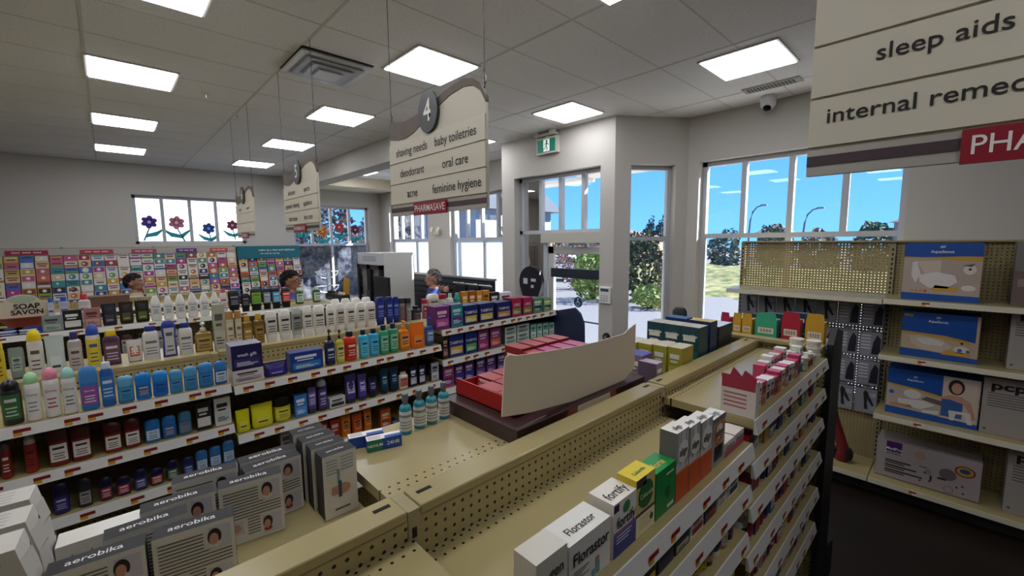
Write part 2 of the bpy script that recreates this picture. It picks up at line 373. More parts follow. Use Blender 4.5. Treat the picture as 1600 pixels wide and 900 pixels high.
MB().loft([(-.152, .012, .012), (-.148, .028, .028), (-.13, .04, .04), (-.10, .045, .045)], 16, cy=-.02).build('lens', M('0b0b10', .1), cm)

# ================================================================== HANGING AISLE SIGNS
SGN = M('c9c0ab', .45); SGN2 = M('cfc6b2', .45); INK = M('0f0d0c', .6); RED = M('8d1026', .45); BADGE = M('3b3b3b', .4); BROWN = M('6b5a4e', .55, 0, 0, .45); GOLDISH = M('e0cfa4', .5)
def aisle_sign(xc, rows_, number, label, tsize, dz=0.0):
    w = .84; zb = H + .145 + dz; t = empty('aisle_sign', (xc, 1.22, zb)); tag(t, label, 'sign', 'hanging aisle signs')
    wave = [(0, .52), (.1, .505), (.2, .495), (.3, .50), (.42, .515), (.55, .54), (.7, .565), (.82, .575), (.9, .56), (.96, .525), (1, .465)]
    low = [(0, .425), (.1, .41), (.2, .405), (.3, .42), (.42, .455), (.55, .495), (.7, .53), (.82, .54), (.9, .528), (.96, .495), (1, .44)]
    P = lambda l: [((u - .5) * w, z) for u, z in l]
    MB().prism([(-w / 2, .0), (w / 2, 0)] + P(low)[::-1], 'y', -.006, .006).build('panel', SGN, t)
    MB().prism(P(low) + P(wave)[::-1], 'y', -.009, .009).build('wave_band', BROWN, t)
    zr = [.395, .285, .172, .062]
    for i in range(3):
        MB().box(-w / 2, -.014, zr[i + 1] + .003, w / 2, -.006, zr[i] - .003).build('text_row', SGN2, t)
        if rows_[i]:
            n = len(rows_[i])
            for j, s in enumerate(rows_[i]):
                text(s, tsize, INK, t, (-.213 if n == 1 else (-.185, .2)[j], -.0155, (zr[i] + zr[i + 1]) / 2 - .004 + (.015 if n == 1 else 0)), sx=1.08 if n == 1 else .92, bold=.006)
    MB().box(-w / 2, -.011, .0, w / 2, -.006, .058).build('bottom_band', M('b3aca2', .3, .2), t)
    MB().box(-w / 2, -.013, .022, w / 2, -.0112, .044).build('dark_stripe', M('4a3a3c', .4), t)
    pl = MB().box(-.17, -.02, -.006, .13, -.0132, .058).build('name_plate', RED, t)
    text('PHARMASAVE', .050, M('e9e2da', .5), pl, (-.02, -.021, .026), bold=.004, sx=.9)
    bd = MB().loft([(0, .085, .10), (.012, .085, .10)], 28).build('number_badge', BADGE, t, (-.005, -.012, .49)); bd.rotation_euler = (PI / 2, 0, 0)
    if number: text(number, .15, M('efeae0', .5), bd, (0, 0, .0135), (0, 0, 0), bold=.012, sx=.9)
    for sx_, zt in ((-.41, .50), (.405, .50)):
        MB().tube([(sx_, 0, zt), (sx_, 0, CEIL - zb - .002)], .0022, 6).build('wire', M('4a4a4c', .5), t)
        MB().tube([(sx_, -.004, zt), (sx_ + .01, 0, zt + .025), (sx_ + .004, .004, zt + .05), (sx_ - .006, 0, zt + .065), (sx_, 0, zt + .08)], .0035, 6).build('hook', M('5a5a5c', .4, .6), t)
aisle_sign(-1.855, [('shaving needs', 'baby toiletries'), ('deodorant', 'oral care'), ('acne', 'feminine hygiene')], '4', 'hanging cream aisle sign with number 4 listing shaving needs and baby toiletries', .062)
aisle_sign(-3.86, [('skin care', 'sports'), ('eyewear cleaning', 'appliance'), ('bath tissue', 'foot care')], '5', 'hanging cream aisle sign with number 5, farther away than sign 4', .058, -.05)
aisle_sign(-5.83, [('greeting', 'seasonal'), ('', ''), ('', '')], '6', 'pale bluish hanging aisle sign in front of the flower window', .05, -.08)
aisle_sign(.15, [None, ('sleep aids',), ('internal remedies',)], '', 'large hanging aisle sign at top right listing sleep aids and internal remedies', .046)

# ================================================================== WALL FITTINGS
ex = empty('exit_sign', (-4.08, YD, H + 1.2)); tag(ex, 'green running man exit sign on the wall over the entrance', 'sign')
MB().box(-.19, -.06, 0, .19, -.002, .22).build('housing', M('d8d4c8', .5), ex)
MB().box(-.16, -.066, .025, .16, -.0602, .195).build('green_face', M('0e6b55', .4, 0, .25), ex)
a = MB().box(-.05, -.068, .03, .062, -.0662, .19).build('doorway', M('e6efe9', .5, 0, .3), ex)
r_ = MB().loft([(0, .016, .016), (.001, .016, .016)], 12, cx=.012, cy=.165)
for q in ([(.005, .15), (.025, .145), (.01, .095), (-.008, .10)], [(-.008, .10), (.004, .095), (-.018, .075), (-.045, .05), (-.05, .062), (-.025, .082)], [(.0, .1), (.012, .095), (.03, .07), (.018, .04), (.006, .042), (.015, .068)], [(.02, .146), (.05, .12), (.046, .112), (.02, .128)], [(.006, .148), (-.03, .13), (-.03, .115), (-.024, .115), (-.022, .126), (.005, .138)]):
    r_.prism(q, 'z', 0, .001)
r_ = r_.build('running_figure', M('0a5a48', .5), ex, (0, -.0685, 0)); r_.rotation_euler = (PI / 2, 0, 0)
MB().box(-.19, -.09, .235, .17, -.01, .27).box(-.03, -.05, .22, .03, -.01, .24).build('lamp_bar', M('d8d4c8', .5), ex)
for sx_ in (-.16, .14):
    o = MB().loft([(0, .03, .03), (.05, .05, .05), (.055, .05, .05)], 16).build('emergency_lamp', M('d9d5ca', .4), ex, (sx_, -.06, .27)); o.rotation_euler = (1.2, 0, 0)
em = empty('emergency_light', (-8.05, YF, H + .16)); tag(em, 'cream two-headed emergency light on the pillar between the far windows', 'light')
MB().box(-.10, -.06, 0, .10, -.002, .12).build('housing', M('d8d0bb', .5), em)
for sx_ in (-.12, .13):
    o = MB().loft([(0, .03, .03), (.05, .06, .06)], 14).build('emergency_lamp', M('e5dfcf', .4), em, (sx_, -.06, .10)); o.rotation_euler = (1.3, 0, 0)
kp = empty('alarm_keypad', (-3.115, YD, H - .80)); tag(kp, 'white alarm keypad with a small screen on the wall beside the entrance', 'keypad')
MB().box(-.085, -.03, 0, .085, -.002, .21).build('case', WHITE, kp, bevel=.005)
MB().box(-.06, -.033, .155, .06, -.0305, .19).build('screen', M('39506e', .3), kp)
for i in range(3):
    for j in range(3): MB().box(-.055 + i * .04, -.035, .09 - j * .03, -.03 + i * .04, -.0305, .105 - j * .03).build('key', M('b8b8b6', .5), kp)
wb_ = empty('wall_button', (-3.09, YD, H - 1.235)); tag(wb_, 'round black push button on the wall below the alarm keypad', 'button')
for r0, d0, c in ((.055, .02, '151515'), (.04, .03, '2e2e30'), (.02, .034, '8c8c90')):
    MB().loft([(0, r0, r0), (d0, r0 * .92, r0 * .92)], 20).build('ring', M(c, .35), wb_, (0, -.002, 0)).rotation_euler = (PI / 2, 0, 0)

# ================================================================== GONDOLA SHELVING
PEG_Y = peg('peg_sheet', BEIGE, ('y', 'z')); PEG_X = peg('peg_sheet_lit', BEIGE, ('x', 'z'), see_through=True, pitch=.0254, r=.2)
PEG_XD = peg('peg_sheet_end', BEIGE, ('x', 'z'))
TAGM = [M('8e1a1a', .5), M('d8a520', .5), M('ecebe6', .5)]
tb = MB(); tb.box(-.0225, -.0012, .013, .0225, 0, .026, 0).box(-.0225, -.0012, 0, .0, 0, .013, 1).box(.0, -.0012, 0, .0225, 0, .013, 2)
TAG = tb.mesh('price_tag', TAGM)
def shelf(parent, y0, y1, xf, xb, z, holes=True, lip=.038, tags=(), sgn=1, tilt=.006, hb=0.0):
    """shelf board with a price rail; the rail faces +x when sgn = 1"""
    b = MB(); b.box(min(xf, xb), y0, z - .03, max(xf, xb), y1, z)
    m = peg('shelf_steel', BEIGE, ('y', 'x'), stagger=True, r=.14, band=('x', *sorted((xb + sgn * hb, xb + sgn * (hb + .055))))) if holes else STEEL
    s = b.build('shelf', m, parent)
    MB().prism([(xf, z + .001), (xf + sgn * .004, z + .001), (xf + sgn * (.004 + tilt * 2), z - lip), (xf, z - lip)], 'y', y0 + .002, y1 - .002).build('price_rail', LIP, s)
    for yy in tags:
        o = bpy.data.objects.new('price_tag', TAG); COL.objects.link(o); o.parent = s
        o.location = (xf + sgn * (.008 + tilt), yy, z - lip + .004); o.rotation_euler = (-.3 * sgn if False else 0, 0, PI / 2 * sgn)
    return s
def upright(parent, y, x0, x1, z1, slots_x, sgn=1, w=.03):
    b = MB().box(x0, y - w / 2, .02, x1, y + w / 2, z1)
    u = b.build('upright', STEEL_D, parent); s = MB()
    z = z1 - .05
    while z > .25:
        s.box(slots_x, y - .006, z - .016, slots_x + sgn * .0015, y + .006, z + .008); z -= .042
    s.build('slots', DARKSLOT, u)
def tagrow(y0, y1, n): return [y0 + (y1 - y0) * (i + .5 + random.uniform(-.25, .25)) / n for i in range(n)]

# ---- foreground gondola (run 1)
G1 = empty('gondola_shelving', (0, 0, 0)); tag(G1, 'long beige pegboard gondola shelving nearest the camera in the foreground', 'shelf', 'gondola shelving runs')
S1 = [-.72, .46, 1.63, 2.80]
for a, b in zip(S1, S1[1:]):
    MB().box(-.89, a + .016, .15, -.82, b - .016, 1.592).build('back_panel', PEG_Y, G1)
    c = MB().box(-.898, a + .018, 1.575, -.815, b - .018, 1.6).build('top_rail', STEEL, G1, bevel=.004)
    MB().box(-.87, a + .035, 1.6, -.858, a + .075, 1.6008).box(-.87, b - .075, 1.6, -.858, b - .035, 1.6008).build('slot', DARKSLOT, c)
for y in S1: upright(G1, y, -.895, -.818, 1.594, -.818)
R1 = [[1.525, 1.32, 1.12, .92, .70], [1.473, 1.315, 1.13, .93, .73], [1.552, 1.385, 1.215, 1.02, .81, .60]]
for (a, b), zs in zip(zip(S1, S1[1:]), R1):
    for k, z in enumerate(zs):
        shelf(G1, a + .004, b - .004, -.475, -.82, z, tags=tagrow(a + .03, b - .03, 7 if a > 0 else 0), lip=.05)
    shelf(G1, a + .004, b - .004, -.42, -.82, .16, lip=.12)
for (a, b), z in zip(zip(S1, S1[1:]), [1.48, 1.558, 1.51]):
    shelf(G1, a + .004, b - .004, -1.345, -.89, z, sgn=-1, lip=.04, hb=.062)
    for z2 in (1.1, .7): shelf(G1, a + .004, b - .004, -1.345, -.89, z2, sgn=-1, lip=.04)
    shelf(G1, a + .004, b - .004, -1.345, -.89, .16, sgn=-1, lip=.12)
# end unit beyond the run
G1E = empty('end_display', (0, 0, 0)); tag(G1E, 'end display with black side board at the far end of the foreground gondola', 'shelf')
MB().box(-1.25, 2.86, .1, -.48, 2.90, 1.585).build('back_panel', PEG_XD, G1E)
MB().box(-1.25, 2.83, 1.585, -.50, 2.91, 1.603).build('top_rail', STEEL, G1E)
MB().prism([(2.84, .02), (3.30, .02), (3.30, .25), (3.10, .3), (3.10, 1.66), (2.92, 1.70), (2.84, 1.62)], 'x', -.485, -.455).build('side_board', M('161516', .5), G1E)
for z in (1.57, 1.1, .6, .15): MB().box(-1.25, 2.90, z - .03, -.49, 3.28, z).build('shelf', STEEL, G1E)

# ---- toiletries gondola (run 2)
G2 = empty('gondola_shelving', (0, 0, 0)); tag(G2, 'long gondola full of toiletries across the aisle, behind the foreground gondola', 'shelf', 'gondola shelving runs')
S2 = [-.82, .392, 1.602, 2.785]
for a, b in zip(S2, S2[1:]):
    MB().box(-2.88, a + .016, .15, -2.81, b - .016, 1.592).build('back_panel', PEG_Y, G2); MB().box(-2.885, a + .018, 1.58, -2.805, b - .018, 1.6).build('top_rail', STEEL, G2)
for y in S2: upright(G2, y, -2.885, -2.808, 1.594, -2.808)
T2 = [[1.523, 1.32, 1.12, .85], [1.505, 1.255, 1.03, .78], [1.602, 1.39, 1.185, .95]]
for (a, b), zs in zip(zip(S2, S2[1:]), T2):
    for k, z in enumerate(zs):
        shelf(G2, a + .004, b - .004, -2.40, -2.81, z, tags=tagrow(a + .02, b - .02, (12, 10, 8, 0)[k]), holes=False)
    shelf(G2, a + .004, b - .004, -2.36, -2.81, .16, lip=.12)
for (a, b) in zip(S2, S2[1:]):
    for z in (1.57, 1.1, .6): shelf(G2, a + .004, b - .004, -3.30, -2.88, z, sgn=-1, holes=False)
o = MB().prism([(-3.30, .02), (-2.39, .02), (-2.39, 1.15), (-2.15, 1.2), (-2.10, 1.34), (-2.105, 1.52), (-2.14, 1.60), (-2.20, 1.645), (-2.39, 1.60), (-3.30, 1.60)], 'y', 2.79, 2.81).build('end_panel', M('2b3350', .35), G2)

# ---- soap gondola (run 3) and the low run behind it
G3 = empty('gondola_shelving', (0, 0, 0)); tag(G3, 'gondola with soap and white body wash behind the toiletries gondola', 'shelf', 'gondola shelving runs')
for a, b in zip([-2.0, -.78, .44], [-.78, .44, 1.66]):
    MB().box(-4.88, a + .01, .15, -4.81, b - .01, 1.60).build('back_panel', PEG_Y, G3)
    for k, z in enumerate((1.586, 1.30, 1.0, .7)): shelf(G3, a + .004, b - .004, -4.40, -4.81, z, tags=tagrow(a, b, (7, 5, 0, 0)[k]), holes=False)
    shelf(G3, a + .004, b - .004, -5.30, -4.88, 1.5, sgn=-1, holes=False)
    MB().box(-5.3, a, .02, -4.36, b, .14).build('base', STEEL_D, G3)
G4 = empty('gondola_shelving', (0, 0, 0)); tag(G4, 'far low gondola in front of the greeting card wall at left', 'shelf', 'gondola shelving runs')
MB().box(-6.88, -3.0, .15, -6.81, 1.2, 1.56).build('back_panel', PEG_Y, G4)
for z in (1.50, 1.1, .7): shelf(G4, -3.0, 1.2, -6.42, -6.81, z, holes=False); shelf(G4, -3.0, 1.2, -7.2, -6.88, z, sgn=-1, holes=False)
MB().box(-7.2, -3.0, .02, -6.4, 1.2, .14).build('base', STEEL_D, G4)

# ---- wall gondola under the big window
GW = empty('medical_shelving', (0, 0, 0)); tag(GW, 'beige perforated wall shelving under the big window at right', 'shelf')
XW = [-1.66, -.435, .79]
for a, b, pm in zip(XW, XW[1:], (PEG_X, PEG_XD)):
    MB().box(a + .018, 5.05, .10, b - .018, 5.052, 2.165).build('back_panel', pm, GW)
for x in XW:
    u = MB().box(x - .018, 5.03, .02, x + .018, 5.09, 2.17).build('upright', STEEL_D, GW); s = MB(); z = 2.1
    while z > .2: s.box(x - .006, 5.0285, z - .012, x + .006, 5.03, z + .01); z -= .042
    s.build('slots', DARKSLOT, u)
def wshelf(a, b, z, yf, lip=.04, tags=()):
    s = MB().box(a + .003, yf, z - .03, b - .003, 5.03, z).build('shelf', STEEL, GW)
    MB().box(a + .003, yf - .006, z - lip, b - .003, yf - .0005, z + .001).build('price_rail', M('d8d0b8', .4), s)
    for xx in tags:
        o = bpy.data.objects.new('price_tag', TAG); COL.objects.link(o); o.parent = s; o.location = (xx, yf - .0065, z - lip + .006)
wshelf(XW[0], XW[1], 1.70, 4.60)
MB().box(XW[0], 5.0, 2.165, XW[2], 5.10, 2.18).build('top_rail', STEEL, GW)
for z, t in ((1.705, (-.18,)), (1.24, (-.17,)), (.73, (-.16,)), (.16, (-.15,))): wshelf(XW[1], XW[2], z, 4.60, tags=t)
wshelf(XW[0], XW[1], .16, 4.60)
MB().box(XW[0], 4.68, 0.005, XW[2], 5.03, .128).build('kick_plate', M('2b2622', .6), GW)

# ================================================================== PRODUCTS
# a product stands at its base, faces local -y; width along x, depth along y
BP = {  # body rings, body exponent, cap rings, cap exponent, label (z0, z1, half angle)
 'shampoo': ([(0, .92), (.03, 1), (.72, 1), (.80, .93), (.85, .70)], 3.2, [(.85, .62), (.86, .66), (.99, .62), (1, .55)], 2.6, (.15, .68, .95)),
 'round': ([(0, .92), (.03, 1), (.70, 1), (.78, .9), (.82, .55)], 2.2, [(.82, .5), (.83, .56), (.99, .54), (1, .5)], 2, (.12, .64, .95)),
 'dove': ([(0, .86), (.03, .95), (.2, 1), (.5, .97), (.72, .82), (.88, .52), (.95, .30)], 2.2, [(.95, .28), (.97, .26), (1, .16)], 2, (.22, .62, .8)),
 'upside': ([(.17, .86), (.22, .95), (.8, 1), (.93, .94), (1, .7)], 3.0, [(0, .82), (.02, .86), (.17, .84)], 3.0, (.3, .82, .9)),
 'waist': ([(0, .88), (.04, 1), (.3, .96), (.5, .82), (.7, .96), (.86, 1), (.96, .8), (1, .5)], 2.4, [(.955, .5), (1.0, .48)], 2, (.12, .82, .72)),
 'stick': ([(0, .9), (.03, 1), (.55, .98), (.62, .96)], 2.5, [(.62, .97), (.64, 1), (.86, 1), (.95, .86), (1, .5)], 2.5, (.12, .55, .9)),
 'spray': ([(0, .94), (.02, 1), (.72, 1), (.78, .84)], 2, [(.76, .86), (.78, .9), (.88, .88), (.96, .66), (1, .25)], 2, (.12, .68, 1.0)),
 'can': ([(0, .94), (.02, 1), (.78, 1), (.80, .97)], 2, [(.79, .97), (.80, 1), (.985, 1), (1, .94)], 2, (.10, .70, 1.0)),
 'jar': ([(0, .94), (.03, 1), (.62, 1)], 2, [(.62, 1.03), (.64, 1.06), (.98, 1.06), (1, 1)], 2, (.10, .52, 1.0)),
 'vial': ([(0, .94), (.03, 1), (.60, 1), (.66, .97), (.70, .80), (.735, .52)], 2, [(.735, .46), (.80, .42), (.83, .44), (.835, .56), (.97, .56), (1, .5)], 2, (.09, .585, 3.0)),
}
INKM = M('26262c', .6)
def arc(mb, rings, e, z0, z1, h, hw, dp, ang, m, off=1.025, c0=0.0):
    """curved label wrapped on the front of a body"""
    def rad(t):
        for (a, r), (b, s) in zip(rings, rings[1:]):
            if a <= t <= b: return r + (s - r) * (t - a) / max(b - a, 1e-6)
        return rings[-1][1] if t > rings[-1][0] else rings[0][1]
    n = 20 if ang > 1.5 else 10 if ang > .35 else 5
    ts = [z0 + (z1 - z0) * i / 3 for i in range(4)] if z1 - z0 > .2 else [z0, z1]
    mb.loft([(t * h, hw * rad(t) * off, dp * rad(t) * off) for t in ts], n, e, m, caps=False, a0=-PI / 2 + c0 - ang, a1=-PI / 2 + c0 + ang)
def bottle(kind, w, d, h, body, cap, lab, name, txt=None, ink=None):
    t = empty(name); K = BP[kind]; hw, dp = w / 2, d / 2
    MB().loft([(z * h, r * hw, r * dp) for z, r in K[0]], 16, K[1]).build('body', M(body, .32), t)
    MB().loft([(z * h, r * hw, r * dp) for z, r in K[2]], 14, K[3]).build('cap', M(cap, .35), t)
    if lab:
        z0, z1, an = K[4]; l = MB(); arc(l, K[0], K[1], z0, z1, h, hw, dp, an, 0)
        mats = [M(lab, .5), M(ink or '33333b', .6)]
        ss = z1 - z0
        if not txt: arc(l, K[0], K[1], z1 - ss * .3, z1 - ss * .17, h, hw, dp, an * .55, 1, 1.04)
        for k in range(3): arc(l, K[0], K[1], z0 + ss * (.14 + k * .15), z0 + ss * (.19 + k * .15), h, hw, dp, an * (.6, .45, .55)[k], 1, 1.04)
        lo = l.build('label', mats, t)
        if txt:
            zz = z1 - ss * .24; text(txt, min(h * .13, w * 1.25 / max(len(txt), 3)), M(ink or '33333b', .6), lo, (0, -dp * 1.06, zz * h), bold=.01)
    return t
def tube_tube(w, d, h, body, cap, lab, name, txt=None, ink=None):
    t = empty(name); hw, dp = w / 2, d / 2
    MB().loft([(.14 * h, .86 * hw, .9 * dp), (.18 * h, .9 * hw, .95 * dp), (.6 * h, .97 * hw, .6 * dp), (.95 * h, hw, .10 * dp), (h, hw, .08 * dp)], 16, 2.2).build('body', M(body, .35), t)
    MB().loft([(0, .8 * hw, .85 * dp), (.02 * h, .84 * hw, .9 * dp), (.14 * h, .82 * hw, .88 * dp)], 16, 2.2).build('cap', M(cap, .35), t)
    if lab:
        rg = [(.14, .88), (1, 1)]; l = MB()
        s = MB(); y = lambda z: -(dp * (.95 - (z - .18) / .77 * .85)) * 1.04 - .0008
        for a, b, f, m in ((.34, .74, .62, 0), (.62, .68, .42, 1), (.42, .45, .44, 1), (.5, .53, .5, 1)):
            o = .0006 * m; s.face([(-hw * f, y(a) - o, a * h), (hw * f, y(a) - o, a * h), (hw * f, y(b) - o, b * h), (-hw * f, y(b) - o, b * h)], m)
        s.build('label', [M(lab, .5), M(ink or '33333b', .6)], t)
    return t
def pump(w, d, h, body, cap, lab, name, txt=None, ink=None):
    t = empty(name); hw, dp = w / 2, d / 2; R = [(0, .92), (.03, 1), (.58, 1), (.66, .85), (.70, .45), (.73, .42)]
    MB().loft([(z * h, r * hw, r * dp) for z, r in R], 16, 2.8).build('body', M(body, .25), t)
    r = min(hw, dp) * .42
    p = MB().loft([(.72 * h, r, r), (.82 * h, r, r), (.83 * h, r * .4, r * .4), (.92 * h, r * .4, r * .4), (.92 * h, r * .9, r * .9), (h, r * .8, r * .8)], 12)
    p.box(-r * .5, -dp * 1.15, .945 * h, r * .5, 0, .985 * h); p.build('pump', M(cap, .35), t)
    if lab:
        l = MB(); arc(l, R, 2.8, .12, .55, h, hw, dp, .9, 0); arc(l, R, 2.8, .40, .47, h, hw, dp, .5, 1, 1.03); arc(l, R, 2.8, .2, .23, h, hw, dp, .55, 1, 1.03); arc(l, R, 2.8, .28, .31, h, hw, dp, .45, 1, 1.03)
        l.build('label', [M(lab, .5), M(ink or '2b2b33', .6)], t)
    return t
def carton(w, d, h, front, side, acc, name, txt=None, ink='f4f1ea', top=None, art=True, txt_z=.62, tsize=None, base=0.0):
    """printed box: one mesh with its printed design, lettering as a part"""
    b = MB(); mats = [M(side, .42), M(front, .42), M(top or side, .42), M(acc, .45), M(ink, .5)]
    b.box(-w / 2, -d / 2, 0, w / 2, d / 2, h, 0, top=2, front=1)
    y = -d / 2 - .0007
    def R(u0, v0, u1, v1, m, k=0):
        b.face([((u0 - .5) * w, y - .0004 * k, v0 * h), ((u1 - .5) * w, y - .0004 * k, v0 * h), ((u1 - .5) * w, y - .0004 * k, v1 * h), ((u0 - .5) * w, y - .0004 * k, v1 * h)], m)
    if art:
        R(.08, .12, .92, .45, 3)
        for k, q in enumerate((.16, .22, .28)): R(.16, q, (.7, .84, .6)[k], q + .03, 4, 1)
        if not txt: R(.14, .66, .8, .80, 4); R(.2, .54, .7, .60, 4)
    o = b.build(name, mats)
    if txt: text(txt, tsize or min(h * .22, w * 1.45 / max(len(txt), 2)), mats[4], o, (0, y - .0008, txt_z * h), bold=.012)
    return o
def sachet(w, d, h, front, side, acc, name, txt=None, ink='222222'):
    """soft pouch with crimped top"""
    t = empty(name); hw, dp = w / 2, d / 2
    MB().loft([(0, hw * .9, dp * .9), (.1 * h, hw, dp), (.45 * h, hw * .97, dp * .9), (.8 * h, hw, dp * .35), (.9 * h, hw, dp * .1), (h, hw, dp * .08)], 16, 3.0).build('body', M(front, .3), t)
    s = MB(); s.face([(-hw * .6, -dp * .99, .15 * h), (hw * .6, -dp * .99, .15 * h), (hw * .6, -dp * .93, .5 * h), (-hw * .6, -dp * .93, .5 * h)], 0)
    s.face([(-hw * .45, -dp * 1.01, .22 * h), (hw * .45, -dp * 1.01, .22 * h), (hw * .45, -dp * 1.0, .28 * h), (-hw * .45, -dp * 1.0, .28 * h)], 1)
    s.build('label', [M(acc, .5), M(ink, .5)], t); return t
KIND = {'tube': 'tube', 'box': 'carton', 'pump': 'pump_bottle', 'jar': 'jar', 'stick': 'deodorant_stick', 'spray': 'spray_can', 'can': 'can', 'vial': 'glass_vial', 'bag': 'pouch'}
CATS = {'tube': 'tube', 'box': 'box', 'jar': 'jar', 'stick': 'deodorant', 'spray': 'can', 'can': 'can', 'vial': 'bottle', 'bag': 'pouch'}
DEP = {'stick': .5, 'shampoo': .6, 'dove': .62, 'upside': .62, 'waist': .5, 'tube': .6, 'box': .5, 'bag': .45, 'pump': .75}
def make(spec, w, h, dmax=.3, d=None):
    k, body, cap, lab = spec[:4]; k, _, tx = k.partition(':'); ink = spec[4] if len(spec) > 4 else None
    nm = KIND.get(k, 'bottle'); d = d or min(dmax, w * DEP.get(k, 1.0)); tx = tx or None
    if k == 'box': o = carton(w, d, h, body, cap, lab, nm, tx, ink or 'f4f1ea')
    elif k == 'tube': o = tube_tube(w, d, h, body, cap, lab, nm, tx, ink)
    elif k == 'pump': o = pump(w, d, h, body, cap, lab, nm, tx, ink)
    elif k == 'bag': o = sachet(w, d, h, body, cap, lab, nm, tx, ink or '222222')
    else: o = bottle(k, w, d, h, body, cap, lab, nm, tx, ink)
    return o, d, CATS.get(k, 'bottle')
def row(X, z, where, items, group, depth=None, start=0):
    """products side by side on a shelf whose front is the plane x = X; every item: left px, right px, top px, spec..., description"""
    for i, it in enumerate(items):
        p0, p1, pt = it[:3]; spec = it[3]; desc = it[4]
        ya, yb = y_for(X, z + .03, p0), y_for(X, z + .03, p1); w = (yb - ya) * .96; yc = (ya + yb) / 2
        h = max(.03, z_for(X, yc, pt) - z)
        o, d, cat = make(spec, w, h, d=depth)
        back = it[5] if len(it) > 5 else 0
        o.location = (X - d / 2 - back, yc, z + .001); o.rotation_euler = (0, 0, PI / 2)
        tag(o, '%s, %s from left %s' % (desc, ORD[i + start], where), cat, group)

W_ = 'ece8de'; BLU = '2457b8'; NAV = '1b2560'
# ---- toiletries gondola, left bay
row(-2.42, 1.525, 'on left bay top shelf', [
 (1, 37, 596, ('spray', '23262a', '141416', '3b6a35', 'c8d0c8'), 'dark spray can with green label'),
 (39, 67, 584, ('spray:Dove', W_, 'a8d8a0', 'e4e0d6', '8a8a86'), 'white spray can with light green cap'),
 (69, 97, 577, ('spray:Dove', W_, 'e88a9c', 'e4e0d6', 'b03a3a'), 'white spray can with pink cap'),
 (98, 123, 576, ('spray:Dove', W_, 'a6dccb', 'e4e0d6', '5a6a66'), 'white spray can with mint cap'),
 (126, 157, 574, ('stick:Secret', '2f7cc4', '4a8fce', 'a04f9c', 'e6eef6'), 'blue and magenta deodorant stick'),
 (159, 182, 567, ('shampoo', '2a62a8', 'dfe4ea', '3a78bd', 'd5e3f2'), 'blue body spray with white cap'),
 (184, 211, 589, ('stick', '3d86ba', '69aed0', '4a98c4', '1c3a66'), 'pale blue gel deodorant stick'),
 (212, 238, 584, ('stick', '1c7cd0', '1f86dc', '1a66b8', 'e0c060'), 'bright blue gel deodorant stick'),
 (239, 264, 581, ('stick', '1c78cc', '2a90e0', '1a68c0', '143a80'), 'bright blue gel deodorant stick'),
 (265, 287, 579, ('stick', '3f8cc0', '5aa4d2', '4a94c8', '1c3a66'), 'pale blue gel deodorant stick'),
 (288, 310, 574, ('stick', '3a88c0', '5aa4d2', '4a94c8', '1c3a66'), 'pale blue gel deodorant stick'),
 (311, 335, 568, ('stick', '2b78bc', '3f92d0', '3a86c4', '14386a'), 'blue gel deodorant stick'),
 (336, 356, 565, ('stick', '2464ac', '3a84cc', 'c8d8e6', '1c3a66'), 'blue deodorant stick with pale label')], 'deodorants on the left bay top shelf')
row(-2.42, 1.322, 'on left bay second shelf', [
 (1, 20, 692, ('spray', '8c1f1a', '5a4a48', '7a1a18', 'd8cfc4'), 'red spray can with dark cap'),
 (39, 60, 682, ('spray', '9a201a', 'b9b2aa', '8a1c18', '1c1c1c'), 'red spray can with grey cap'),
 (76, 110, 667, ('stick', '7a1c18', '4a1414', 'd8d2c6', '3a1a18'), 'dark red deodorant stick with white emblem'),
 (112, 145, 664, ('stick', '7a1c18', '4a1414', 'd8d2c6', '3a1a18'), 'dark red deodorant stick with white emblem'),
 (163, 192, 661, ('stick', '80201a', '521614', 'd8d2c6', '3a1a18'), 'dark red deodorant stick with white emblem'),
 (195, 221, 655, ('stick', '80201a', '521614', 'd8d2c6', '3a1a18'), 'dark red deodorant stick with white emblem'),
 (227, 252, 657, ('stick:Secret', '2a6cb8', '2a7ac8', 'c4d8ea', '1a2a50'), 'blue deodorant stick with pale label'),
 (254, 277, 651, ('stick', '1d64ac', '2672bc', '1f6ab4', 'e0a030'), 'blue deodorant stick with orange mark'),
 (279, 301, 644, ('stick', '3c6a88', '4a7c9a', '54849e', 'a03848'), 'grey blue gel deodorant stick'),
 (307, 332, 629, ('box', '1a1a1c', '121214', 'd9d4c8', 'd9d4c8'), 'black carton with white panel'),
 (336, 362, 622, ('box', 'ddd8cc', 'c8c2b4', 'c4ccc6', '2a2a2a'), 'white carton with dark oval mark')], 'deodorants on the left bay second shelf')
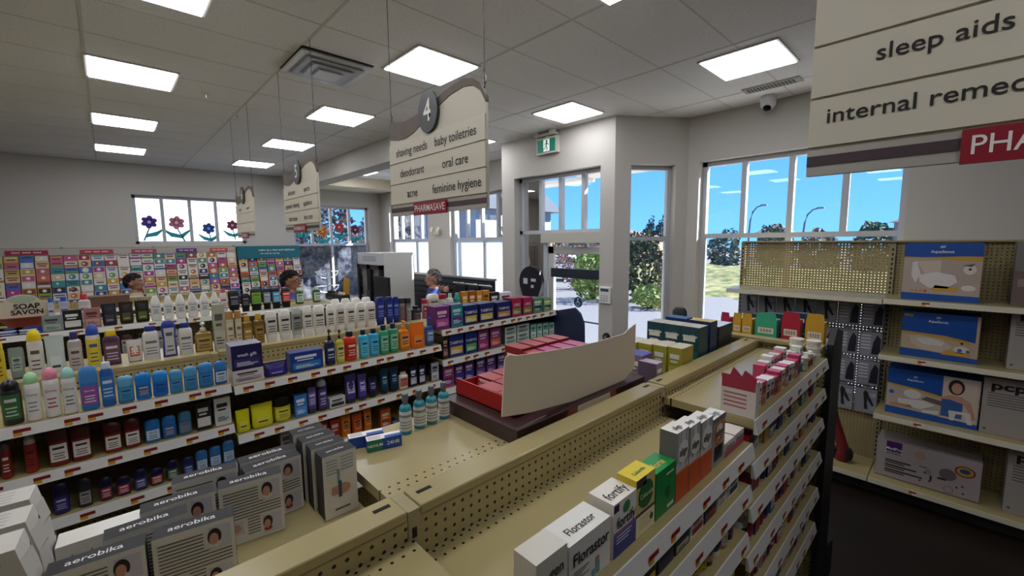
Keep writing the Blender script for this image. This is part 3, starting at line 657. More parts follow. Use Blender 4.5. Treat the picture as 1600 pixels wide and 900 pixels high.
row(-2.42, 1.121, 'on left bay third shelf', [
 (83, 110, 757, ('stick', '2a1f58', '1c1740', '3c2f78', 'b8b4d0'), 'purple deodorant stick with round logo'),
 (123, 145, 749, ('stick', '23252a', '2a2c32', '9a968e', '2a2c32'), 'black deodorant stick with grey label'),
 (156, 177, 747, ('stick', '261c48', '1a1436', '96303c', 'd8d0d0'), 'purple deodorant stick with red label'),
 (182, 205, 745, ('stick', '261c48', '1a1436', 'a8323a', 'd8d0d0'), 'purple deodorant stick with red label'),
 (210, 231, 734, ('stick', '241e50', '1a1640', '4a4a80', 'c8c4d8'), 'purple deodorant stick with grey logo'),
 (235, 256, 732, ('stick', '241e50', '1a1640', 'b04a3a', 'd8d0d0'), 'purple deodorant stick with orange label'),
 (261, 280, 720, ('stick', '241e50', '1a1640', '4a7a4a', 'd8d0d0'), 'purple deodorant stick with green label'),
 (286, 304, 715, ('stick', '1f2a62', '1a2050', '3a4a90', 'c0c8e0'), 'navy deodorant stick'),
 (307, 326, 705, ('stick:Secret', '2a6cb4', '3a80c4', 'b8cee2', '1a2a50'), 'blue deodorant stick with pale label'),
 (328, 347, 699, ('stick:Secret', '2a6cb4', '3a80c4', 'b8cee2', '1a2a50'), 'blue deodorant stick with pale label'),
 (349, 368, 690, ('stick:Secret', '2f74bc', '4088cc', 'b8cee2', '1a2a50'), 'blue deodorant stick with pale label')], 'deodorants on the left bay third shelf')
# ---- top of the toiletries gondola (far shelf, seen over the rail)
row(-2.95, 1.571, 'on top of the left bay', [
 (-12, 11, 532, ('spray', 'd8c030', 'e0c828', 'd8b820', '4a4020'), 'yellow spray can cut off'),
 (16, 41, 545, ('tube', '8a988c', '3a3f3c', 'a8b4a8', '3a4a40'), 'grey green lotion tube'),
 (45, 72, 516, ('spray', 'd6d0c8', 'e8c814', 'dcd6cc', '5a5048'), 'white sunscreen can with big yellow cap'),
 (74, 105, 525, ('bag', 'c8d4cc', '3a3f40', 'dfe6de', '40484a'), 'pale green lotion pouch'),
 (108, 132, 520, ('round', 'b4a8a4', '3a3470', 'c8bcb4', '5a4a48'), 'grey sunscreen bottle with purple cap'),
 (137, 161, 508, ('spray', 'd8d4cc', '2a4aa0', 'e8c81c', '3a5aa0'), 'white sunscreen can with blue cap'),
 (163, 191, 517, ('shampoo', '54304a', 'e8c020', '6a4a5a', 'd8ccd0'), 'purple lotion bottle with yellow cap'),
 (199, 225, 532, ('tube', 'dedad2', '2a2a30', 'd0602a', 'f0e4d8'), 'white and orange lotion tube'),
 (225, 252, 510, ('shampoo', 'e2ded6', '2a3a86', 'dcd8d0', '6a6a78'), 'white lotion bottle with navy cap'),
 (255, 279, 502, ('waist', '2a3a9a', '2a3a9a', 'ccc8c4', '5a5a60'), 'blue lotion bottle with narrow waist'),
 (281, 304, 505, ('shampoo', 'e2ded6', '2a3a86', 'dcd8d0', '6a6a78'), 'white lotion bottle with navy cap'),
 (306, 335, 505, ('pump', '9a7a3a', 'e2ded2', 'b89a58', '5a4020'), 'amber pump bottle with white pump'),
 (336, 355, 476, ('box', 'b8b4a0', '9aa08c', 'c8c4b0', '5a5a50'), 'tall grey green carton')], 'lotions on top of the toiletries gondola')
row(-2.93, 1.571, 'on top of the middle bay', [
 (356, 369, 487, ('can', 'cfc2a0', 'b88a50', 'd8ccb0', '7a6a50'), 'tan spray can with wooden look cap'),
 (370, 381, 486, ('can', 'cfc2a0', 'b88a50', 'd8ccb0', '7a6a50'), 'tan spray can with wooden look cap'),
 (381, 398, 494, ('round', '8a6a2a', 'c89a3a', 'a8843a', 'e0d0a0'), 'gold bottle with shiny cap'),
 (399, 416, 491, ('round', '7a5c24', 'c89a3a', 'a8843a', '2a2018'), 'gold bottle with shiny cap'),
 (417, 436, 487, ('upside', W_, 'e4dfd4', 'd4cfc4', '222222'), 'white shampoo bottle with black print'),
 (438, 457, 485, ('upside', W_, 'e4dfd4', 'd4cfc4', '222222'), 'white shampoo bottle with black print'),
 (458, 474, 482, ('upside', 'b8b8b0', 'd8d8d0', '8a8a84', '1c1c1c'), 'silver grey shampoo bottle with black print'),
 (475, 491, 479, ('upside', W_, 'e4dfd4', 'd4cfc4', '222222'), 'white shampoo bottle with black print'),
 (492, 510, 478, ('upside', W_, 'e4dfd4', 'd4cfc4', '222222'), 'white shampoo bottle with black print'),
 (512, 525, 477, ('upside', W_, 'e4dfd4', 'd4cfc4', '222222'), 'white shampoo bottle with black print'),
 (527, 541, 475, ('upside', W_, 'e4dfd4', 'c4bfb4', '222222'), 'white shampoo bottle with black print'),
 (543, 557, 474, ('upside', W_, 'e4dfd4', 'd4cfc4', '222222'), 'white shampoo bottle with black print'),
 (559, 573, 473, ('upside', W_, 'e4dfd4', 'd4cfc4', '222222'), 'white shampoo bottle with black print'),
 (574, 589, 472, ('upside', W_, 'e4dfd4', 'd4cfc4', '222222'), 'white shampoo bottle with black print'),
 (590, 603, 465, ('upside', '1a2a78', '16225e', '24368c', '8a9ad0'), 'dark blue shampoo bottle'),
 (605, 616, 464, ('upside', '1a2a78', '16225e', '24368c', '8a9ad0'), 'dark blue shampoo bottle'),
 (616, 625, 464, ('upside', '1a2a78', '16225e', '24368c', '8a9ad0'), 'dark blue shampoo bottle'),
 (625, 636, 466, ('can', '8a8884', '3a3a3e', '6a6866', 'b03028'), 'grey hair spray can'),
 (636, 645, 466, ('can', '6c6a6a', '2e2e32', '8a8886', 'b8b4b0'), 'dark grey hair spray can'),
 (646, 661, 479, ('round', '2a2228', '1c181c', '4a3840', '9a8a90'), 'short black hair bottle'),
 (662, 670, 468, ('can', 'c8b8b8', 'b02a3a', 'a82838', 'e8dcdc'), 'slim red and white can'),
 (671, 689, 460, ('upside', 'e6e2d8', 'dcd8ce', 'd0ccc2', '5a5a58'), 'tall white shampoo bottle without print')], 'shampoos on top of the toiletries gondola')
row(-3.06, 1.571, 'in the middle bay back row', [
 (520, 534, 468, ('upside', W_, 'e4dfd4', None), 'white tube behind the shampoos'),
 (536, 550, 467, ('upside', W_, 'e4dfd4', None), 'white tube behind the shampoos'),
 (552, 566, 466, ('upside', W_, 'e4dfd4', None), 'white tube behind the shampoos'),
 (568, 582, 465, ('upside', W_, 'e4dfd4', None), 'white tube behind the shampoos')], 'white tubes in the back row')
row(-2.93, 1.571, 'in the back row of the right bay', [
 (690, 701, 460, ('can', 'e2ded6', '9a1c28', 'd8d4cc', '9a1c28'), 'white can with red cap'),
 (702, 711, 459, ('round', 'd8dcd4', 'b8d4c8', 'c8d8d0', '5a8a80'), 'pale green bottle'),
 (712, 721, 458, ('shampoo', '3aa094', '56b4a6', '2a8a80', 'd8f0ea'), 'teal bottle'),
 (722, 732, 456, ('box', 'd08a20', 'b8741a', '8a4a14', 'f0dcb0'), 'orange hair colour carton'),
 (733, 744, 455, ('box', 'a85a20', '8a4a18', 'e0b060', 'f0dcb0'), 'brown orange hair colour carton'),
 (745, 754, 455, ('box', 'd8901c', 'b8741a', '8a4a14', 'f0dcb0'), 'orange hair colour carton'),
 (755, 765, 454, ('box', 'd08a20', 'b8741a', 'e8c070', '5a3010'), 'orange hair colour carton'),
 (766, 780, 457, ('box', '1c1a22', '16141a', 'd8d4d4', 'e8e4e4'), 'black and white carton'),
 (781, 800, 457, ('box', 'e4dce0', 'd0c8cc', 'c02a68', '2a1c24'), 'white carton with pink print')], 'hair colour in the back row')
# ---- toiletries gondola, middle bay
row(-2.43, 1.508, 'on middle bay top shelf', [
 (413, 452, 566, ('bag', '241c6a', '1c1650', '3a3090', 'c8c0e8'), 'dark blue soft wipes pack'),
 (453, 506, 549, ('box', '1d3b8c', '16306e', '2f7ab8', 'dfe6ee'), 'long blue carton with barcode'),
 (510, 526, 516, ('pump', '14203c', '101018', '1c2c50', 'b8c0d0'), 'dark navy pump bottle'),
 (527, 540, 516, ('pump', 'c8b844', '1c1a30', 'd8cc70', '2a3a6a'), 'yellow pump bottle with dark pump'),
 (541, 561, 519, ('round', 'd23a1c', '1a1a2c', 'c02a14', 'f4d8c8'), 'orange red face wash bottle'),
 (564, 578, 516, ('round', '38b4d8', '141a38', '60c8e4', '1c3a6a'), 'cyan face wash bottle with navy cap'),
 (580, 595, 514, ('round', '30acd4', '141a38', '58c0e0', '1c3a6a'), 'cyan face wash bottle with navy cap'),
 (596, 610, 509, ('round', '3aa070', '16203c', '8cc8a4', '1c4a3a'), 'green toner bottle with dark cap'),
 (611, 625, 506, ('round', '36986c', '16203c', '8cc8a4', '1c4a3a'), 'green toner bottle with dark cap'),
 (626, 642, 502, ('pump', 'e07a1c', 'e88a20', 'e89a3c', '2a2a5a'), 'orange pump bottle'),
 (643, 666, 505, ('bag', 'e8701a', 'd0601a', 'f09038', '2a2a5a'), 'orange face wipes pouch'),
 (667, 680, 497, ('pump', '3a5a8a', '1f3aa8', '5a7aa8', 'd0dcec'), 'grey blue pump bottle with blue pump')], 'face care on the middle bay top shelf')
row(-2.42, 1.258, 'on middle bay second shelf', [
 (370, 392, 641, ('bag', 'd8d018', 'c8c018', 'e4dc50', '3a3a20'), 'small yellow wipes pack'),
 (394, 429, 632, ('bag', 'd8d018', 'c8c018', 'e4dc50', '3a3a20'), 'large yellow wipes pack'),
 (430, 458, 621, ('jar', 'd4cc1c', '16160f', 'e4dc50', '3a3a20'), 'yellow jar with black lid'),
 (461, 481, 617, ('box', '3a78b8', '2a5a94', '5a94cc', 'e0ecf6'), 'blue carton'),
 (482, 496, 606, ('upside', '5a4884', '3a3060', '7a68a4', 'e0d8ec'), 'purple face wash tube'),
 (498, 514, 593, ('spray', '3a2a5c', 'b8b4c0', '52407c', 'd0c8e0'), 'dark purple foam can with silver cap'),
 (515, 540, 621, ('box', 'd8d4d0', 'c4c0bc', '3a3a44', '1c1c24'), 'flat white and black pack'),
 (541, 559, 586, ('tube', '4a3a84', '2a2050', 'c4bce0', '2a2050'), 'purple and white face cream tube'),
 (561, 575, 585, ('tube', '54489c', '2a2458', '8a80c4', 'e8e4f4'), 'violet face cream tube'),
 (577, 591, 589, ('tube', '1f1c48', '141230', '34306a', 'b8b4d8'), 'dark navy face cream tube'),
 (596, 609, 577, ('tube', '143a54', '0f2636', '1c4c6c', 'a8c4d4'), 'dark teal face cream tube'),
 (611, 624, 574, ('tube', '14304e', '0f2032', '1c4060', 'a8bcd4'), 'dark blue face cream tube'),
 (625, 639, 582, ('shampoo', 'e4ded2', 'dcd6ca', 'c87a68', '7a2a20'), 'short white lotion bottle'),
 (641, 652, 573, ('box', '1c1a30', '141224', 'b8b4cc', 'e4e0f0'), 'black and lilac carton'),
 (655, 665, 571, ('box', '201c34', '141224', 'c4b8cc', 'e4e0f0'), 'black and pink carton'),
 (674, 686, 567, ('box', 'a8a8b0', '3a3a4a', 'dcdce0', '2a2a3a'), 'grey carton')], 'face care on the middle bay second shelf')
row(-2.43, 1.033, 'on middle bay third shelf', [
 (440, 460, 672, ('box', 'a8a098', '8a847c', 'c8c0b8', '4a4440'), 'grey carton with fine print'),
 (500, 514, 656, ('box', 'a82a18', '8a2014', 'c85a34', 'f0dcd0'), 'dark orange carton'),
 (517, 533, 655, ('box', 'c0341a', '98280f', '98280f', 'f0dcd0'), 'red orange carton'),
 (534, 551, 645, ('tube', 'e07c18', 'd8d4cc', 'e89a44', '2a2a4a'), 'orange sunscreen tube'),
 (552, 569, 647, ('tube', 'd85a1c', 'a02a1c', 'e8884a', '2a2a4a'), 'orange red sunscreen tube'),
 (570, 583, 637, ('tube', 'd87020', '8a8a88', 'e89a44', '2a2a4a'), 'tall orange sunscreen tube'),
 (595, 611, 640, ('box', 'd2691e', 'b0521a', '8a3a12', 'f0e0c8'), 'orange carton'),
 (612, 622, 654, ('round', '1c2038', '14182a', '3a4268', 'c0c4d8'), 'small navy bottle')], 'sunscreens on the middle bay third shelf')
# stacked gift cartons at the left end of the middle bay
for k, (z, h, c, sd, tx) in enumerate(((1.506, .065, 'd8d2cc', 'b8b2ac', None), (1.572, .125, '1f1a4e', '8a8698', 'wash gift'))):
    ya, yb = y_for(-2.43, 1.55, 364), y_for(-2.43, 1.55, 412)
    o = carton(yb - ya, .12, h, c, sd, '3a3470' if k else 'b8a8b0', 'carton', tx, 'e8e4f0' if k else '4a4248', txt_z=.6, tsize=.024)
    o.location = (-2.495, (ya + yb) / 2, z); o.rotation_euler = (0, 0, PI / 2)
    tag(o, ('white carton under the dark purple carton at the middle bay top shelf', 'dark purple gift carton stacked on a white carton beside blue deodorants')[k], 'box')
# ---- toiletries gondola, right bay
row(-2.42, 1.604, 'on right bay top shelf', [
 (680, 703, 479, ('box', '7a2a78', '5a2058', 'c05a9a', 'f0c0d8'), 'purple carton with dark oval'),
 (705, 724, 476, ('box', '2a8a94', '4a2a68', '6a3a88', 'c0ecf0'), 'teal and purple carton with dark oval'),
 (725, 747, 477, ('box:TAMPAX', '16246a', '101a4c', 'd8c040', 'e8e8f0'), 'navy carton with yellow panel'),
 (749, 772, 474, ('box:TAMPAX', '16246a', '101a4c', 'd8c040', 'e8e8f0'), 'navy carton with yellow panel'),
 (776, 799, 472, ('box:TAMPAX', '16246a', '101a4c', 'd88a40', 'e8e8f0'), 'navy carton with orange panel'),
 (800, 815, 466, ('box:ORG', 'b81a50', '8a143c', '6a9a30', 'f0d8e0'), 'crimson carton with green corner'),
 (817, 832, 465, ('box:ORG', 'b81a50', '8a143c', '6a9a30', 'f0d8e0'), 'crimson carton with green corner'),
 (833, 848, 466, ('box', '5aa044', '1c2a68', '1a2464', 'e8e8f0'), 'green and navy carton with round logo'),
 (849, 862, 466, ('box', '8ab83a', '1c2a68', '1a2464', 'e8e8f0'), 'lime and navy carton with round logo')], 'cartons on the right bay top shelf', depth=.11)
row(-2.42, 1.392, 'on right bay second shelf', [
 (692, 701, 525, ('box', '3a2420', '2a1a18', '8a5a40', 'd8b8a0'), 'dark brown carton'),
 (702, 725, 522, ('box:TAMPAX', '1c3a8c', '14286a', 'd8b040', 'f0f0f4'), 'blue carton with white arch and orange panel'),
 (727, 746, 519, ('box:TAMPAX', '1c3a8c', '14286a', '6ab040', 'f0f0f4'), 'blue carton with white arch and green panel'),
 (747, 764, 515, ('box', '8a3a6a', '2a1c50', 'b83a80', 'e8c8dc'), 'purple pink carton'),
 (766, 783, 512, ('box', '9a3a70', '2a1c50', 'd86a3a', 'e8c8dc'), 'purple pink carton with orange panel'),
 (829, 838, 507, ('box', '9ad0bc', '3a8a7c', 'e0f0e8', '2a5a54'), 'mint carton'),
 (839, 847, 506, ('box', 'a8d8c4', '3a8a7c', 'e0f0e8', '2a5a54'), 'mint carton'),
 (848, 857, 505, ('box', '9ad0bc', '3a8a7c', 'e0f0e8', '2a5a54'), 'mint carton'),
 (858, 866, 504, ('box', 'a8d8c4', '3a8a7c', 'e0f0e8', '2a5a54'), 'mint carton')], 'cartons on the right bay second shelf', depth=.11)
for j in range(2):
    for k, (a, b) in enumerate(((789, 807), (808, 827))):
        ya, yb = y_for(-2.42, 1.42, a), y_for(-2.42, 1.42, b); o = carton((yb - ya) * .97, .11, .068, 'd4dcd4', '6a8a84', '9ab8a8', 'carton', None, '2a3a3a')
        o.location = (-2.475, (ya + yb) / 2, 1.393 + j * .069); o.rotation_euler = (0, 0, PI / 2)
        tag(o, '%s pale green liner pack of the %s stack on right bay second shelf' % (('lower', 'upper')[j], ('left', 'right')[k]), 'box', 'pale green liner packs')
row(-2.42, 1.187, 'on right bay third shelf', [
 (693, 710, 571, ('box', 'a8407c', '3a2058', '6a2a68', 'f0d8e8'), 'pink purple liner pack'),
 (711, 725, 567, ('box', '5a2a78', '2a1a50', '2a3a98', 'f0d8e8'), 'purple liner pack with white swirl'),
 (726, 741, 564, ('box', '5a2a78', '2a1a50', '2a3a98', 'f0d8e8'), 'purple liner pack with white swirl'),
 (744, 759, 558, ('box', '4a2a68', '241848', '7a4a98', 'd8c8e4'), 'dark purple liner pack'),
 (760, 775, 554, ('box', '4a2a68', '241848', '7a4a98', 'd8c8e4'), 'dark purple liner pack'),
 (777, 791, 550, ('box', '4a2a68', '241848', '7a4a98', 'd8c8e4'), 'dark purple liner pack')], 'liner packs on the right bay third shelf', depth=.11)

# ---- soap gondola (run 3)
row(-4.42, 1.588, 'on the soap gondola top shelf', [
 (66, 98, 494, ('box', '8a948c', '6a746c', 'a8b2a8', '3a443c'), 'grey green soap carton stack'),
 (99, 130, 485, ('box', '1e1c1a', '141210', 'd8d4cc', 'e8e4dc'), 'black and white soap carton'),
 (132, 159, 482, ('box', 'a8706a', '8a5a54', 'c89a90', '5a2a28'), 'dusty pink soap carton'),
 (160, 184, 475, ('bag', '24262e', '1a1c22', '4a3a4a', '9a98a8'), 'dark bath salt pouch'),
 (187, 210, 472, ('bag', '2a2218', '1a1610', '5a5234', 'a89a68'), 'black and olive bath salt pouch'),
 (212, 235, 470, ('bag', '221f16', '1a1610', '5a6a2a', 'b8b070'), 'black and green bath salt pouch'),
 (236, 254, 460, ('dove:Dove', W_, '7ab850', 'dfdcd2', '2a3a6a'), 'white teardrop bottle with green tip'),
 (256, 273, 460, ('dove:Dove', W_, 'c04a5a', 'dfdcd2', '2a3a6a'), 'white teardrop bottle with red tip'),
 (275, 292, 458, ('dove:Dove', W_, 'c89a50', 'dfdcd2', '2a3a6a'), 'white teardrop bottle with tan tip'),
 (294, 311, 457, ('dove:Dove', W_, 'd8d4cc', 'dfdcd2', '2a3a6a'), 'white teardrop bottle'),
 (313, 329, 456, ('dove:Dove', W_, 'd8d4cc', 'dfdcd2', '2a3a6a'), 'white teardrop bottle'),
 (331, 344, 455, ('dove:Dove', W_, 'd8d4cc', 'dfdcd2', '2a3a6a'), 'white teardrop bottle'),
 (345, 357, 452, ('shampoo', 'e8dcd8', 'd04a50', 'dcd8d0', 'c04048'), 'white bottle with red cap'),
 (358, 377, 454, ('upside', '16161a', '101014', '24242a', 'a8a8ac'), 'black body wash bottle'),
 (378, 392, 459, ('upside', '141418', '101014', '1e1e24', '8a8a90'), 'short black body wash bottle'),
 (393, 411, 451, ('upside', '17171b', '101014', '7aa83a', '4a7a20'), 'black body wash bottle with green square'),
 (412, 425, 451, ('upside', '17171b', '101014', '8a929a', 'd0d4d8'), 'black body wash bottle with grey square'),
 (426, 440, 450, ('upside', '17171b', '101014', '5a9ac0', 'c8e0f0'), 'black body wash bottle with blue square'),
 (441, 456, 450, ('upside', '17171b', '101014', 'c83a2a', 'f0d0c8'), 'black body wash bottle with red square')], 'soap and body wash on the soap gondola')
row(-4.60, 1.588, 'in the soap gondola back row', [
 (77, 88, 466, ('shampoo', 'b8b4c0', '2a5ab0', 'c8c4d0', '5a5a78'), 'grey bottle with blue cap'),
 (95, 111, 464, ('shampoo', 'a8a4b8', '2a5ab0', 'b8b4c8', '5a5a78'), 'grey bottle with blue cap'),
 (124, 145, 460, ('round', 'c8bcb8', 'c0303a', 'd8ccc8', '6a4a48'), 'white bottle with large red cap')], 'capped bottles behind the soap cartons')
sb_ = empty('soap_display', (-4.64, y_for(-4.64, 1.6, 40), 1.587), PI / 2); tag(sb_, 'cream soap display sign on a red bowl at the left end', 'display')
rb = MB().loft([(0, .07, .05), (.05, .09, .06), (.10, .135, .085), (.10, .12, .075), (.06, .08, .05)], 20).build('bowl', M('8a3a2a', .5), sb_)
pts = [(-.14, .095), (.14, .095), (.14, .205), (.09, .21)] + [(.085 * math.cos(a), .21 + .05 * math.sin(a)) for a in (.2, .7, 1.2, 1.57, 1.94, 2.44, 2.94)] + [(-.09, .21), (-.14, .205)]
cd = MB().prism(pts, 'y', -.004, .004).build('sign_card', M('cdbfa6', .6), sb_)
text('SOAP', .052, INK, cd, (.02, -.006, .172), bold=.03); text('SAVON', .048, INK, cd, (.02, -.006, .130), bold=.03)
MB().loft([(0, .07, .026), (.001, .07, .026)], 20).build('oval_logo', M('a8b494', .6), cd, (0, -.0048, .225)).rotation_euler = (PI / 2, 0, 0)
for k, px in enumerate((-16, 14, 46)):
    o = carton(.13, .08, .042, '1f3f8c', '183068', '3a62b0', 'carton', None); o.location = (-4.465, y_for(-4.45, 1.6, px), 1.587); o.rotation_euler = (0, 0, PI / 2)
    tag(o, ('blue soap box at the far left edge of the soap gondola', 'blue soap box under the left side of the soap display', 'blue soap box right of the soap display bowl')[k], 'box', 'blue soap boxes')
for k, px in enumerate((470, 482, 495)):
    o, d, c = make(('round', '2a5a3a', 'd8dcd0', 'c8d4c4', '2a4a30'), .075, .16); o.location = (-4.62, y_for(-4.62, 1.6, px), 1.5); 
    o.rotation_euler = (0, 0, PI / 2); o.location.y = min(o.location.y, 1.60) - (2 - k) * .085; o.location.z = 1.587
    tag(o, 'small green bottle with pale cap behind the black bottles, %s from left' % ORD[k], 'bottle', 'small green bottles')
# second soap shelf, half hidden behind the lotions
for i in range(12):
    y = -.70 + i * .095; c = random.choice(['1c1c20', 'c8c4bc', '2a2a50', '5a2a2a', 'b8b0a0'])
    o, d, cat = make(('upside', c, '202024', 'a8a49c', '2a2a2a'), .075, .20); o.location = (-4.45, y, 1.301); o.rotation_euler = (0, 0, PI / 2)
    nm = {'1c1c20': 'black', 'c8c4bc': 'white', '2a2a50': 'navy', '5a2a2a': 'maroon', 'b8b0a0': 'beige'}[c]
    tag(o, '%s bottle on the second soap shelf, %s from left behind the lotions' % (nm, ORD[i]), 'bottle', 'bottles on the second soap shelf')
bx = MB().box(-.11, -.2, 0, .11, .2, .13).build('carton', M('6a4a38', .7), None, (-6.60, -.05, 1.501)); tag(bx, 'brown cardboard carton lying on the far gondola below the card wall', 'box')
bx = MB().box(-.01, -.30, 0, .01, .30, .16).box(-.03, -.30, .15, .03, .30, .165).build('display_board', M('cfc4ac', .6), None, (-6.55, -1.0, 1.501)); tag(bx, 'cream display board on the far gondola at the left edge', 'display')

# ================================================================== ON THE FOREGROUND GONDOLA, FAR SIDE SHELF
CARD = M('d9d4c6', .5); GREYT = M('302e2f', .8); PRINT = M('5f5c58', .6); PINKSK = M('c48f78', .6); HAIR = M('2a1d18', .6); RED2 = M('a8262a', .5); PALEB = M('c2c0c6', .5); DKGR = M('202022', .5)
def face_strip(b, rects, w, d, h, k=1):
    for u0, v0, u1, v1, m, l in rects:
        y = -d / 2 - .0006 - .0004 * l
        b.face([((u0 - .5) * w, y, v0 * h), ((u1 - .5) * w, y, v0 * h), ((u1 - .5) * w, y, v1 * h), ((u0 - .5) * w, y, v1 * h)], m)
def disc(b, u, v, r, w, d, h, m, l, ry=None, n=14):
    y = -d / 2 - .0006 - .0004 * l
    b.face([((u - .5) * w + r * math.cos(2 * PI * k / n), y, v * h + (ry or r) * math.sin(2 * PI * k / n)) for k in range(n)], m)
def leaflet_box(loc, rz, w, d, h, label, narrow=False):
    """medical device box: dark grey lid, pale printed face with text and small photographs"""
    b = MB(); b.box(-w / 2, -d / 2, 0, w / 2, d / 2, h, 1, top=1, front=0)
    if narrow:
        b.v  # dark sides, pale front with a hand holding a device
        for k in range(5): face_strip(b, [(.10, .90 - k * .05, .42, .915 - k * .05, 7, 1), (.52, .92 - k * .05, .90, .935 - k * .05, 7, 1)], w, d, h)
        face_strip(b, [(.40, .55, .48, .75, 7, 1), (.42, .30, .52, .56, 8, 2)], w, d, h)
        disc(b, .55, .42, w * .24, w, d, h, 3, 1, h * .09)
        for k in range(4): face_strip(b, [(.22, .36 + k * .035, .42, .385 + k * .035, 3, 3)], w, d, h)
        face_strip(b, [(.3, .10, .75, .13, 2, 1)], w, d, h)
    else:
        for k in range(17):
            v = .92 - k * .05
            if .05 < v:
                r = [(.06, v, .60 if v > .62 else (.95 if .42 < v else .95), v + .018, 2, 1)]
                if v > .90: r = []
                if .10 < v < .38: r = [(.40, v, .60, v + .018, 2, 1)]
                face_strip(b, r, w, d, h)
        face_strip(b, [(.66, .62, .95, .94, 6, 2), (.06, .16, .34, .38, 6, 2), (.64, .05, .95, .36, 6, 2)], w, d, h)
        for u, v, r in ((.74, .78, .085), (.72, .22, .075)):
            disc(b, u, v + .02, w * r * 1.05, w, d, h, 4, 3, h * r * 1.4); disc(b, u - .01, v - .01, w * r * .7, w, d, h, 3, 4, h * r)
            disc(b, u, v - .09, w * r * .9, w, d, h, 5 if v < .5 else 0, 3, h * r * .6)
        disc(b, .22, .27, w * .08, w, d, h, 3, 3, h * .07)
    o = b.build('device_box', [CARD, GREYT, PRINT, PINKSK, HAIR, RED2, PALEB, M('7f9aa0', .5), M('3c5560', .5)], None, loc, rz)
    text('aerobika', w * (.17 if not narrow else .15), M('d8d6d2', .5), o, (-w * .03, 0, h + .0008), (0, 0, 0), bold=.008)
    return tag(o, label, 'box', 'narrow device boxes' if narrow else 'wide device boxes')
zl = 1.481
q = at_z(531, 804, zl); cx0 = q.x
for k, nm in enumerate(('nearest narrow grey topped device box with a hand printed on its front', 'narrow grey topped device box just behind the one with the hand', 'narrow grey topped device box third back in the row', 'rearmost narrow grey topped device box in the row')):
    leaflet_box((q.x - .022 - k * .062, q.y + .006 - k * .004, zl), PI / 2 - .05 * (k % 2), .088, .048 if k else .05, .172, nm, True)
for xl, yl, xr, yr, label in ((-1.037, .017, -1.015, .149, 'wide device box with text and photos, nearest at the bottom edge'), (-1.046, -.125, -1.033, .008, 'wide device box cut by the bottom edge at left'),
        (-1.151, .143, -1.131, .273, 'wide device box with text and photos, in the middle of the group of boxes'), (-1.162, .006, -1.152, .137, 'wide device box behind the nearest one, left of the middle one'),
        (-1.101, -.05, -1.097, .081, 'wide device box with dark lid between the nearest ranks at left'), (-1.255, .067, -1.238, .198, 'wide device box in the rear rank at left, lid with lettering'),
        (-1.250, .206, -1.243, .340, 'rearmost wide device box with a pale lid edge'), (-1.192, .206, -1.196, .338, 'wide device box behind the middle one, beside the narrow boxes')):
    a = math.atan2(yr - yl, xr - xl); w = math.hypot(xr - xl, yr - yl); d = .044
    leaflet_box(((xl + xr) / 2 - math.sin(a) * d / 2, (yl + yr) / 2 + math.cos(a) * d / 2, zl), a, w, d, .15, label)
tc = MB().box(-.075, -.03, 0, .075, .03, .10); o = tc.build('flat_carton', M('dedad0', .5), None, (-1.262, -.05, zl), PI / 2 - .05); text('drug free relief', .016, INK, o, (-.01, -.0306, .07)); tag(o, 'low white carton with small black print behind the left device boxes', 'box')
for k, (x, y, lab) in enumerate(((-1.242, -.146, 'rearmost crumpled white paper carton with rows of text at bottom left'), (-1.143, -.142, 'middle crumpled white paper carton with rows of text at bottom left'), (-1.049, -.145, 'nearest crumpled white paper carton with rows of text at bottom left'))):
    w, h, d = .17, .222, .07; t = empty('paper_carton', (x + .012, y, zl), PI / 2 - .06); tag(t, lab, 'box', 'white paper cartons')
    b = MB(); R_ = [(0, .0), (.25, .006), (.5, .012), (.72, .008), (.9, .0), (1.0, -.004)]
    for i in range(5):
        (u, a), (v, c) = R_[i], R_[i + 1]; ys, yt = -d * .1 * math.sin(u * 3), -d * .1 * math.sin(v * 3)
        b.face([(-w, 0, u * h), (a, ys * .3, u * h), (c, yt * .3, v * h), (-w, 0, v * h)]).face([(-w, d, u * h), (-w, d, v * h), (c, d, v * h), (a, d, u * h)])
        m = .55 + .1 * math.sin(i * 2.4 + k); b.face([(a, ys * .3, u * h), (a + .007, d * m, u * h + .003), (c + (.007 if i < 4 else 0), d * m, v * h + (.003 if i < 4 else 0)), (c, yt * .3, v * h)]).face([(a + .007, d * m, u * h + .003), (a, d, u * h), (c, d, v * h), (c + (.007 if i < 4 else 0), d * m, v * h + (.003 if i < 4 else 0))])
        b.face([(-w, 0, u * h), (-w, 0, v * h), (-w, d, v * h), (-w, d, u * h)])
    b.face([(-w, 0, h), (-.004, 0, h), (-.004, d * .6, h), (-.004, d, h), (-w, d, h)]).face([(-w, 0, 0), (-w, d, 0), (0, d, 0), (0, 0, 0)])
    b.build('body', M('bfb9ae', .6), t); p = MB()
    for j in range(4): p.face([(-w + .01, d * (.15 + .2 * j), h + .0004), (-.03, d * (.15 + .2 * j), h + .0004), (-.03, d * (.19 + .2 * j), h + .0004), (-w + .01, d * (.19 + .2 * j), h + .0004)])
    for j in range(9):
        L = (.02, .03, .05)[j % 3]; z = h * (.90 - .085 * j); p.face([(-w + .01, -.0045, z), (-L, -.0045, z), (-L, -.0045, z + .0035), (-w + .01, -.0045, z + .0035)])
    p.build('printed_text', M('8c8a88', .6), t)

